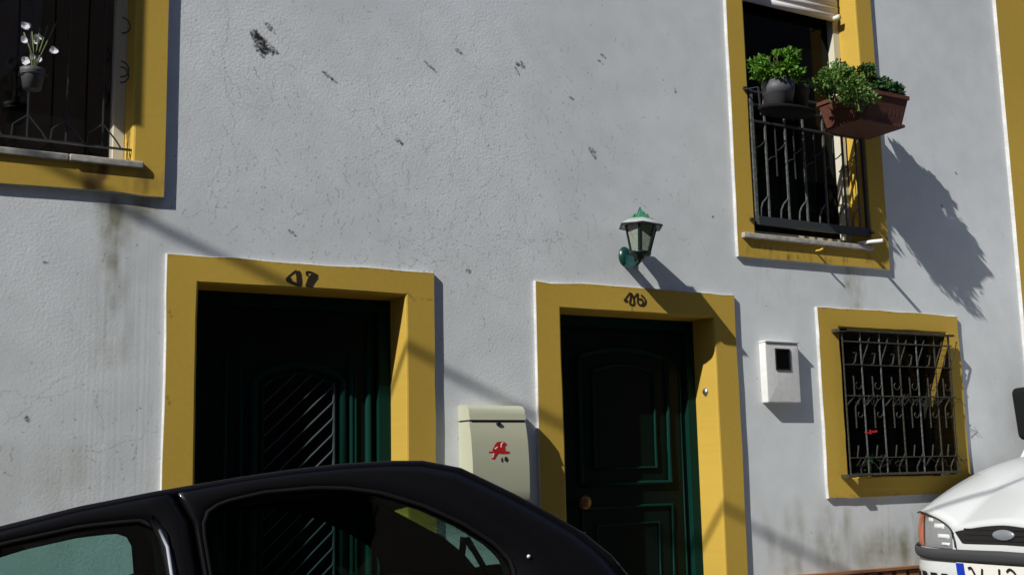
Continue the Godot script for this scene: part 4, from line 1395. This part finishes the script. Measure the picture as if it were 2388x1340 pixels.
	for p in roof.slice(1):
		ridge.append(p)
	ridge.append_array([[1.30, 0.97], [1.36, 0.88], [1.46, 0.70], [1.47, 0.45], [1.42, 0.28]])
	var spans := [["front_bumper", 0, 2], ["bonnet", 2, 5], ["windscreen", 5, 6], ["roof", 6, 16], ["tailgate", 16, 22], ["tailgate", 22, 24], ["rear_bumper", 24, 26]]
	for q in spans:
		var st := begin(true)
		var glass: bool = q[0] == "windscreen"
		var rows := []
		for i in range(q[1], q[2] + 1):
			var p = ridge[i]
			var w := car_side(p[0], p[1])
			var row := PackedVector3Array()
			for k in 25:
				var s := -1.0 + k / 12.0
				var bow := 1.0 - pow(absf(s), 2.6)
				var slope := Vector2(0.0, 1.0)
				if i > 0 and i < ridge.size() - 1:
					slope = Vector2(-(ridge[i + 1][1] - ridge[i - 1][1]), ridge[i + 1][0] - ridge[i - 1][0]).normalized()
				var lift := 0.014 * bow * (2.2 if absf(slope.x) > 0.6 else 1.0)
				row.append(Vector3(p[0] + slope.x * lift, p[1] + slope.y * lift - 0.010 * pow(absf(s), 14.0), s * (w - 0.002)))
			rows.append(row)
		for i in rows.size() - 1:
			if not glass:
				strip(st, rows[i], rows[i + 1], false)
				continue
			var dn := Vector3(0.003, -0.004, 0)
			var up := Vector3(-0.6, 1, 0)
			for k in 24:
				facing(st, rows[i][k], rows[i + 1][k], rows[i + 1][k + 1], up); facing(st, rows[i][k], rows[i + 1][k + 1], rows[i][k + 1], up)
				facing(st, rows[i][k] + dn, rows[i + 1][k] + dn, rows[i + 1][k + 1] + dn, -up); facing(st, rows[i][k] + dn, rows[i + 1][k + 1] + dn, rows[i][k + 1] + dn, -up)
		if q[0] == "tailgate" and q[1] == 16:
			# frame of the tailgate with a glass opening
			st = begin(true)
			var gs := begin()
			for i in rows.size() - 1:
				for k in 24:
					var inside: bool = i >= 1 and i <= 4 and k >= 1 and k <= 22
					if inside:
						var dn := Vector3(-0.002, -0.004, 0)
						var up := Vector3(0.5, 1, 0)
						facing(gs, rows[i][k], rows[i + 1][k], rows[i + 1][k + 1], up); facing(gs, rows[i][k], rows[i + 1][k + 1], rows[i][k + 1], up)
						facing(gs, rows[i][k] + dn, rows[i + 1][k] + dn, rows[i + 1][k + 1] + dn, -up); facing(gs, rows[i][k] + dn, rows[i + 1][k + 1] + dn, rows[i][k + 1] + dn, -up)
					else:
						quad(st, rows[i][k], rows[i + 1][k], rows[i + 1][k + 1], rows[i][k + 1])
			var tg := put("tailgate", st, M.car_black, car)
			put("rear_window", gs, M.tint, tg)
			st = begin(true)
			tube(st, [Vector3(1.14, 1.205, 0.0), Vector3(1.05, 1.27, -0.05), Vector3(1.0, 1.30, -0.38)], 0.008, 6)
			put("wiper", st, M.rubber, tg)
			continue
		put(q[0], st, M.tint if glass else M.car_black, car)
	# head lining, floor, seats, dashboard
	var st := begin(true)
	var prev := PackedVector3Array()
	for p in roof:
		if p[0] < -0.5 or p[0] > 0.8:
			continue
		var row := PackedVector3Array()
		for k in 9:
			var s := -1.0 + k / 4.0
			row.append(Vector3(p[0], p[1] - 0.05 + 0.015 * (1 - s * s), s * (car_side(p[0], p[1]) - 0.04)))
		if prev.size():
			strip(st, prev, row, false)
		prev = row
	put("head_lining", st, M.trim, car)
	st = begin()
	box(st, Vector3(-1.1, 0.26, -0.68), Vector3(1.35, 0.30, 0.68)); box(st, Vector3(-1.25, 0.30, -0.68), Vector3(-1.1, 0.93, 0.68))
	box(st, Vector3(-1.12, 0.82, -0.66), Vector3(-0.75, 0.95, 0.66)); box(st, Vector3(0.95, 0.82, -0.62), Vector3(1.30, 0.86, 0.62))
	put("cabin_floor", st, M.trim, car)
	for z in [0.36, -0.36]:
		st = begin(true)
		seat_shape(st, Vector3(-0.28, 0.45, z), 0.24)
		put("seat", st, M.trim, car)
		st = begin(true)
		seat_head(st, Vector3(-0.02, 1.17, z), 0.12)
		put("headrest", st, M.trim, car)
		st = begin(true)
		seat_head(st, Vector3(0.83, 1.03, z), 0.12)
		put("headrest", st, M.trim, car)
	st = begin()
	obb(st, Vector3(0.66, 0.72, 0), Vector3(0.07, -0.02, 0), Vector3(0.09, 0.30, 0), Vector3(0, 0, 0.60))
	obb(st, Vector3(0.40, 0.50, 0), Vector3(0.25, 0.0, 0), Vector3(0, 0.08, 0), Vector3(0, 0, 0.60))
	put("rear_bench", st, M.trim, car)
	for x in [[0.92, -1.48]]:
		for wx in x:
			for side in [1.0, -1.0]:
				st = begin(true)
				var ax := Basis(Vector3(1, 0, 0), Vector3(0, 0, side), Vector3(0, 1, 0))
				lathe(st, [Vector2(0.18, -0.09), Vector2(0.27, -0.09), Vector2(0.295, -0.06), Vector2(0.295, 0.06), Vector2(0.27, 0.09), Vector2(0.18, 0.09)], Vector3(wx, 0.295, side * 0.68), 32, ax)
				var w := put("wheel", st, M.tyre, car)
				st = begin(true)
				lathe(st, [Vector2(0.185, 0.085), Vector2(0.17, 0.06), Vector2(0.06, 0.05), Vector2(0.05, 0.07), Vector2(0.0, 0.07)], Vector3(wx, 0.295, side * 0.68), 24, ax)
				put("rim", st, M.alloy, w)
	for z in [0.58, -0.58]:
		st = begin(true)
		rbox(st, Vector3(-0.1, 0.55, 0), Vector3(0.1, 0.68, 0.05), 0.02)
		var hl := put("headlight", st, M.reflector, car)
		hl.position = Vector3(-2.14, 0, z * 0.9); hl.rotation.y = -PI / 2
		st = begin(true)
		rbox(st, Vector3(-0.07, 0.70, 0), Vector3(0.07, 0.90, 0.04), 0.02)
		var tl := put("tail_light", st, M.red_lamp, car)
		tl.position = Vector3(1.40, 0, z); tl.rotation.y = PI / 2

func seat_shape(st: SurfaceTool, o: Vector3, w: float) -> void:
	# cushion and reclined back as rounded lofts
	for q in [[[Vector3(-0.35, 0.0, 0), Vector3(-0.33, 0.13, 0), Vector3(0.05, 0.10, 0), Vector3(0.10, 0.0, 0)]], [[Vector3(0.0, 0.05, 0), Vector3(0.02, 0.10, 0), Vector3(0.17, 0.62, 0), Vector3(0.25, 0.62, 0), Vector3(0.14, 0.05, 0)]]]:
		var poly := PackedVector2Array()
		for v in q[0]:
			poly.append(Vector2(v.x, v.y))
		extrude(st, poly, func(v): return o + Vector3(v.x, v.y, -w), Vector3(0, 0, 2 * w))

func seat_head(st: SurfaceTool, o: Vector3, w: float) -> void:
	rbox(st, o + Vector3(-0.045, -0.08, -w), o + Vector3(0.045, 0.08, w), 0.03)

# ---------------------------------------------------------------- white van
func van_front(a: float) -> float:
	a = minf(a, 0.7599)
	var e := clampf((a - 0.44) / 0.32, 0, 1)
	return 0.05 * pow(a / 0.76, 2) + 0.38 * (1.0 - sqrt(1.0 - e * e))

func van_at(z: float, y: float, off: float) -> Vector3:
	# a point of the nose; off pushes it out along the plan normal
	var a := absf(z)
	var d := (van_front(a + 0.004) - van_front(maxf(a - 0.004, 0))) / 0.008
	var n := Vector2(-1.0, d * sign(z)).normalized()
	return Vector3(van_front(a) + maxf(0, y - 0.55) * 0.22 + n.x * off, y, z + n.y * off)

func van_patch(st: SurfaceTool, z0: float, z1: float, lo: Callable, hi: Callable, off: float, nz := 24, ny := 5, bulge := 0.0, bulge_z := false) -> void:
	var last := PackedVector3Array()
	for i in nz + 1:
		var z := lerpf(z0, z1, float(i) / nz)
		var row := PackedVector3Array()
		for j in ny + 1:
			var t := float(j) / ny
			var b := bulge * (1.0 - pow(absf(2 * t - 1), 3.0))
			if bulge_z:
				b *= 1.0 - pow(absf(2.0 * i / nz - 1.0), 4.0)
			row.append(van_at(z, lerpf(lo.call(z), hi.call(z), t), off + b))
		if i:
			strip(st, last, row, false)
		last = row

func hood_edge(z: float) -> float:
	var a := absf(z)
	if a < 0.32:
		return lerpf(0.692, 0.648, pow(a / 0.32, 1.6))
	if a < 0.58:
		return lerpf(0.648, 0.742, pow(sin((a - 0.32) / 0.26 * PI / 2), 0.62))
	return lerpf(0.742, 0.70, (a - 0.58) / 0.18)

func white_van() -> void:
	var van := thing("white_van", "white van with amber-cornered headlight parked nose towards the viewer", "van", Vector3(5.3, 0.583, 0.92))
	van.rotation.z = atan(SLOPE)
	var st := begin(true)
	van_patch(st, -0.7599, 0.7599, func(_z): return 0.24, func(z): return hood_edge(z) + 0.004, 0.0, 64, 10)
	put("front_panel", st, M.van_white, van)
	# bonnet
	st = begin(true)
	var last := PackedVector3Array()
	for i in 57:
		var z := lerpf(-0.7599, 0.7599, i / 56.0)
		var a := absf(z)
		var row := PackedVector3Array()
		var p0 := van_at(z, hood_edge(z), 0.006)
		var back := 0.905 + 0.055 * (1.0 - pow(a / 0.76, 2.0)) - 0.03 * pow(a / 0.76, 10.0)
		row.append(p0 + Vector3(0.012, -0.012, 0))
		for j in 21:
			var s := j / 20.0
			var y := p0.y + (back - p0.y) * (1.0 - pow(1.0 - s, 2.2))
			y -= 0.006 * pow(clampf(1.0 - absf(a - 0.60) / 0.04, 0, 1), 2.0) * smoothstep(0.1, 0.3, s)
			row.append(Vector3(lerpf(p0.x, 1.28, s), y, z * (1.0 + 0.05 * s)))
		if i:
			strip(st, last, row, false)
		last = row
	put("bonnet", st, M.van_white, van)
	# grille: dark recess, slats, badge
	var gl := func(z): return lerpf(0.592, 0.586, absf(z) / 0.30) + maxf(0.0, (absf(z) - 0.262) / 0.05) * 0.058
	var gh := func(z): return hood_edge(z) - 0.005
	st = begin(true)
	van_patch(st, -0.312, 0.312, gl, gh, 0.003, 40, 3)
	var grille := put("grille", st, M.black, van)
	for k in 3:
		st = begin(true)
		var y0 := 0.607 + k * 0.026
		van_patch(st, -0.25, 0.25, func(_z): return y0, func(_z): return y0 + 0.007, 0.005, 20, 2, 0.002)
		put("slat", st, M.gloss_black, grille)
	st = begin(true)
	var rim := []
	for k in 28:
		var t := TAU * k / 28
		rim.append([cos(t), sin(t)])
	var l0 := PackedVector3Array(); var l1 := PackedVector3Array(); var l2 := PackedVector3Array()
	for q in rim:
		l0.append(van_at(q[0] * 0.065, 0.640 + q[1] * 0.026, 0.004)); l1.append(van_at(q[0] * 0.065, 0.640 + q[1] * 0.026, 0.010)); l2.append(van_at(q[0] * 0.060, 0.640 + q[1] * 0.022, 0.012))
	strip(st, l0, l1); strip(st, l1, l2); fan(st, l2, van_at(0, 0.640, 0.013))
	put("badge", st, M.badge, grille)
	# headlights with amber corners
	for s in [-1.0, 1.0]:
		var lo := func(z): return lerpf(0.556, 0.562, (absf(z) - 0.325) / 0.3)
		var hi := func(z): return maxf(lo.call(z) + 0.004, hood_edge(z) - 0.010) if absf(z) < 0.60 else lerpf(hood_edge(0.60) - 0.010, 0.66, (absf(z) - 0.60) / 0.07)
		st = begin(true)
		van_patch(st, s * 0.328, s * 0.535, lo, hi, 0.004, 20, 8, 0.004)
		var hl := put("headlight", st, M.reflector, van)
		st = begin(true)
		van_patch(st, s * 0.537, s * 0.655, lo, hi, 0.006, 14, 8, 0.008)
		put("indicator", st, M.amber, hl)
		st = begin(true)
		for q in [[0.345, 0.40, 0.572, 0.588, 0.02], [0.340, 0.43, 0.606, 0.632, 0.018], [0.38, 0.455, 0.656, 0.684, 0.016], [0.46, 0.50, 0.690, 0.712, 0.01]]:
			van_patch(st, s * q[0], s * q[1], func(_z): return q[2], func(_z): return q[3], 0.006, 8, 6, q[4] * 0.5, true)
		put("reflector", st, M.lamp_glint, hl)  # white patches paint bright reflections into the headlight
		st = begin(true)
		var gap := []
		for k in 22:
			var zz: float = lerpf(0.318, 0.668, k / 21.0)
			gap.append(van_at(s * zz, hood_edge(zz) - 0.006, 0.014))
		tube(st, gap, 0.0045, 6)
		put("lamp_gap", st, M.black, hl)  # black tube paints the shaded gap between bonnet and headlight
		st = begin(true)
		tube(st, [van_at(s * 0.322, 0.642, 0.014), van_at(s * 0.305, 0.60, 0.014), van_at(s * 0.298, 0.565, 0.014)], 0.0045, 6)
		put("lamp_gap", st, M.black, hl)
		st = begin(true)
		van_patch(st, s * 0.322, s * 0.675, lo, hi, 0.020, 20, 8, 0.012)
		put("lens", st, M.clear, hl)
	# bumper: dark rubbing strip, white lower part with slots
	st = begin(true)
	van_patch(st, -0.7599, 0.7599, func(_z): return 0.494, func(z): return lerpf(0.564, 0.551, absf(z) / 0.7), 0.020, 64, 8, 0.014)
	put("bumper", st, M.bumper, van)
	st = begin(true)
	van_patch(st, -0.7599, 0.7599, func(_z): return 0.24, func(_z): return 0.490, 0.010, 64, 6, 0.016)
	put("lower_bumper", st, M.van_white, van)
	for k in 4:
		for s in [-1.0, 1.0]:
			st = begin(true)
			var z0: float = 0.36 + k * 0.075
			van_patch(st, s * z0, s * (z0 + 0.045), func(_z): return 0.33, func(_z): return 0.428, 0.0315, 5, 2)
			put("air_slot", st, M.black, van)
	# number plate
	st = begin()
	van_patch(st, -0.285, 0.235, func(_z): return 0.382, func(_z): return 0.494, 0.040, 10, 1)
	van_patch(st, 0.235, -0.285, func(_z): return 0.382, func(_z): return 0.494, 0.034, 10, 1)
	var plate := put("number_plate", st, M.paint_white, van)
	st = begin()
	van_patch(st, -0.284, -0.232, func(_z): return 0.383, func(_z): return 0.493, 0.0415, 3, 1)
	put("country_band", st, M.blue, plate)
	rng.seed = 3
	var strokes := [[[-0.205, 0.458], [-0.185, 0.462], [-0.172, 0.44], [-0.155, 0.40]], [[-0.116, 0.462], [-0.124, 0.42], [-0.124, 0.392]], [[-0.124, 0.40], [-0.105, 0.404], [-0.088, 0.418]], [[-0.058, 0.428], [-0.052, 0.418]],
		[[-0.012, 0.466], [-0.016, 0.43], [-0.016, 0.392]], [[-0.014, 0.40], [0.004, 0.408], [0.012, 0.42]], [[0.030, 0.452], [0.050, 0.468], [0.076, 0.452], [0.086, 0.42], [0.082, 0.392]], [[0.055, 0.40], [0.070, 0.416]], [[0.118, 0.43], [0.124, 0.418]], [[0.16, 0.465], [0.16, 0.392]]]
	for g in strokes:
		st = begin()
		var pts := []
		for v in g:
			pts.append(Vector3(v[0], v[1] + 0.012, 0))
		ribbon(st, pts, 0.0115, 0.001)
		var o := put("character", st, M.black, plate)
		o.rotation.y = -PI / 2
		o.position = Vector3(van_at(0.0, 0.43, 0.0435).x, 0, 0)
	# sides, windscreen, roof, box
	for s in [-1.0, 1.0]:
		var poly := PackedVector2Array([Vector2(0.40, 0.24), Vector2(0.42, 0.70), Vector2(0.62, 0.80), Vector2(0.9, 0.862), Vector2(1.28, 0.88), Vector2(4.0, 0.9), Vector2(4.05, 0.3), Vector2(3.45, 0.26)])
		for k in 11:
			var t := PI * k / 10.0
			poly.append(Vector2(3.12 + 0.34 * cos(t), 0.26 + 0.36 * sin(t)))
		poly.append(Vector2(1.3, 0.22))
		for k in 11:
			var t := PI * k / 10.0
			poly.append(Vector2(0.82 + 0.33 * cos(t), 0.24 + 0.36 * sin(t)))
		st = begin(true)
		extrude(st, poly, func(v): return Vector3(v.x, v.y, s * (0.758 + 0.04 * smoothstep(0.4, 1.3, v.x))), Vector3(0, 0, -s * 0.03))
		put("side_panel", st, M.van_white, van)
		poly = PackedVector2Array([Vector2(1.28, 0.88), Vector2(1.36, 0.96), Vector2(1.95, 1.52), Vector2(2.1, 1.58), Vector2(2.35, 1.82), Vector2(4.0, 1.82), Vector2(4.0, 0.9)])
		st = begin()
		extrude(st, poly, func(v): return Vector3(v.x, v.y, s * (0.798 - 0.08 * (v.y - 0.88))), Vector3(0, 0, -s * 0.03))
		put("side_panel", st, M.van_white, van)
		st = begin()
		poly = PackedVector2Array([Vector2(1.50, 0.97), Vector2(1.55, 1.06), Vector2(1.98, 1.47), Vector2(2.30, 1.47), Vector2(2.30, 0.95)])
		extrude(st, poly, func(v): return Vector3(v.x, v.y, s * (0.801 - 0.08 * (v.y - 0.88))), Vector3(0, 0, s * 0.003))
		put("side_window", st, M.dark_glass, van)
		# door mirror
		st = begin(true)
		rbox(st, Vector3(-0.095, -0.165, -0.06), Vector3(0.095, 0.165, 0.06), 0.035)
		var mir := put("door_mirror", st, M.trim, van)
		mir.transform = Transform3D(Basis(Vector3.UP, -PI / 2 + 0.12 * s), Vector3(1.44, 1.155, s * 0.775))
		st = begin()
		box(st, Vector3(0.0955 if s < 0 else -0.0995, -0.13, -0.05), Vector3(0.0995 if s < 0 else -0.0955, 0.06, 0.035))
		put("side_repeater", st, M.red_lamp, mir)
		st = begin(true)
		tube(st, [Vector3(1.46, 1.02, s * 0.74), Vector3(1.47, 0.93, s * 0.765)], 0.035, 8)
		put("mirror_foot", st, M.van_white, van)
		for wx in [0.82, 3.12]:
			st = begin(true)
			var ax := Basis(Vector3(1, 0, 0), Vector3(0, 0, s), Vector3(0, 1, 0))
			lathe(st, [Vector2(0.17, -0.09), Vector2(0.26, -0.09), Vector2(0.285, -0.06), Vector2(0.285, 0.06), Vector2(0.26, 0.09), Vector2(0.17, 0.09), Vector2(0.16, 0.06), Vector2(0.0, 0.06)], Vector3(wx, 0.285, s * 0.68), 28, ax)
			put("wheel", st, M.tyre, van)
	st = begin(true)
	var w0 := PackedVector3Array(); var w1 := PackedVector3Array(); var r0 := PackedVector3Array(); var r1 := PackedVector3Array(); var r2 := PackedVector3Array()
	for k in 13:
		var t := -1.0 + k / 6.0
		w0.append(Vector3(1.30 + 0.06 * t * t - 0.03, 0.90 + 0.05 * (1 - t * t), t * 0.765)); w1.append(Vector3(1.95, 1.53, t * 0.74)); r0.append(Vector3(2.1, 1.60, t * 0.735)); r1.append(Vector3(2.35, 1.84, t * 0.72)); r2.append(Vector3(4.0, 1.84, t * 0.72))
	strip(st, w0, w1, false)
	put("windscreen", st, M.dark_glass, van)
	st = begin()
	strip(st, w1, r0, false); strip(st, r0, r1, false); strip(st, r1, r2, false)
	quad(st, Vector3(4.02, 0.3, -0.79), Vector3(4.02, 1.84, -0.72), Vector3(4.02, 1.84, 0.72), Vector3(4.02, 0.3, 0.79))
	put("roof", st, M.van_white, van)

# ---------------------------------------------------------------- street
func street() -> void:
	var tar := tile_tex(0.6, 1.0, 0.06, 81)
	var road := triplanar(mat(lin(0.055, 0.055, 0.055), 0.95), tar, 1.5)
	var stone := triplanar(mat(lin(0.30, 0.29, 0.27), 0.9), tar, 0.8)
	var st := begin()
	var y := func(x): return x * SLOPE
	quad(st, Vector3(-60, y.call(-60), -40), Vector3(60, y.call(60), -40), Vector3(60, y.call(60), 60), Vector3(-60, y.call(-60), 60))
	structure("road", st, road)
	for q in [[0.0, 0.55], [7.3, 8.5]]:
		st = begin()
		var a := Vector3(-40, y.call(-40) + 0.06, (q[0] + q[1]) / 2)
		var b := Vector3(40, y.call(40) + 0.06, (q[0] + q[1]) / 2)
		obb(st, (a + b) / 2, (b - a) / 2, Vector3(0, 0.06, 0), Vector3(0, 0, (q[1] - q[0]) / 2))
		structure("pavement" if q[0] == 0.0 else "pavement_001", st, stone)
	# houses across the street (seen only as reflections)
	var shades := [[0.42, 0.40, 0.36], [0.36, 0.25, 0.16], [0.45, 0.44, 0.42], [0.30, 0.22, 0.17]]
	for k in 4:
		var x0 := -14.0 + k * 10.0
		var h := thing("opposite_house" if k == 0 else "opposite_house_%03d" % k, ["pale grey house across the street behind the viewer, downhill", "ochre house across the street behind the viewer", "off-white house across the street behind the viewer, uphill", "brown house farthest uphill across the street"][k], "house", Vector3(x0 + 5, 0, 8.5), "houses across the street")
		st = begin()
		box(st, Vector3(-4.98, -3, 0), Vector3(4.98, 9.6 + k * 0.7, 6))
		put("wall", st, mat(lin(shades[k][0], shades[k][1], shades[k][2]), 0.9), h)
		st = begin()
		box(st, Vector3(-5, 9.6 + k * 0.7, -0.3), Vector3(5, 9.75 + k * 0.7, 6.2))
		put("roof", st, M.terracotta, h)
		for i in 3:
			for j in 3:
				st = begin()
				box(st, Vector3(-3.6 + i * 2.8, 1.2 + j * 2.6, -0.02), Vector3(-2.5 + i * 2.8, 2.7 + j * 2.6, 0.02))
				put("window", st, M.dark_glass, h)
	# cable slung across the street
	var c := thing("overhead_cable", "black service cable slung across the street above the doors", "cable", Vector3(-1.35, 6.04, 2.0))
	st = begin(true)
	var p := []
	var d := Vector3(2.01, -0.18, 0.6)
	for k in 25:
		var t := lerpf(-3.32, 10.8, k / 24.0)
		p.append(d * t)
	tube(st, p, 0.014, 8)
	put("strand", st, M.rubber, c)

func _ready() -> void:
	view()
	materials()
	street()
	build_house()
	black_car()
	white_van()
	wall_lamp()
	mailbox()
	meter_box()
	pots()
	window_things()
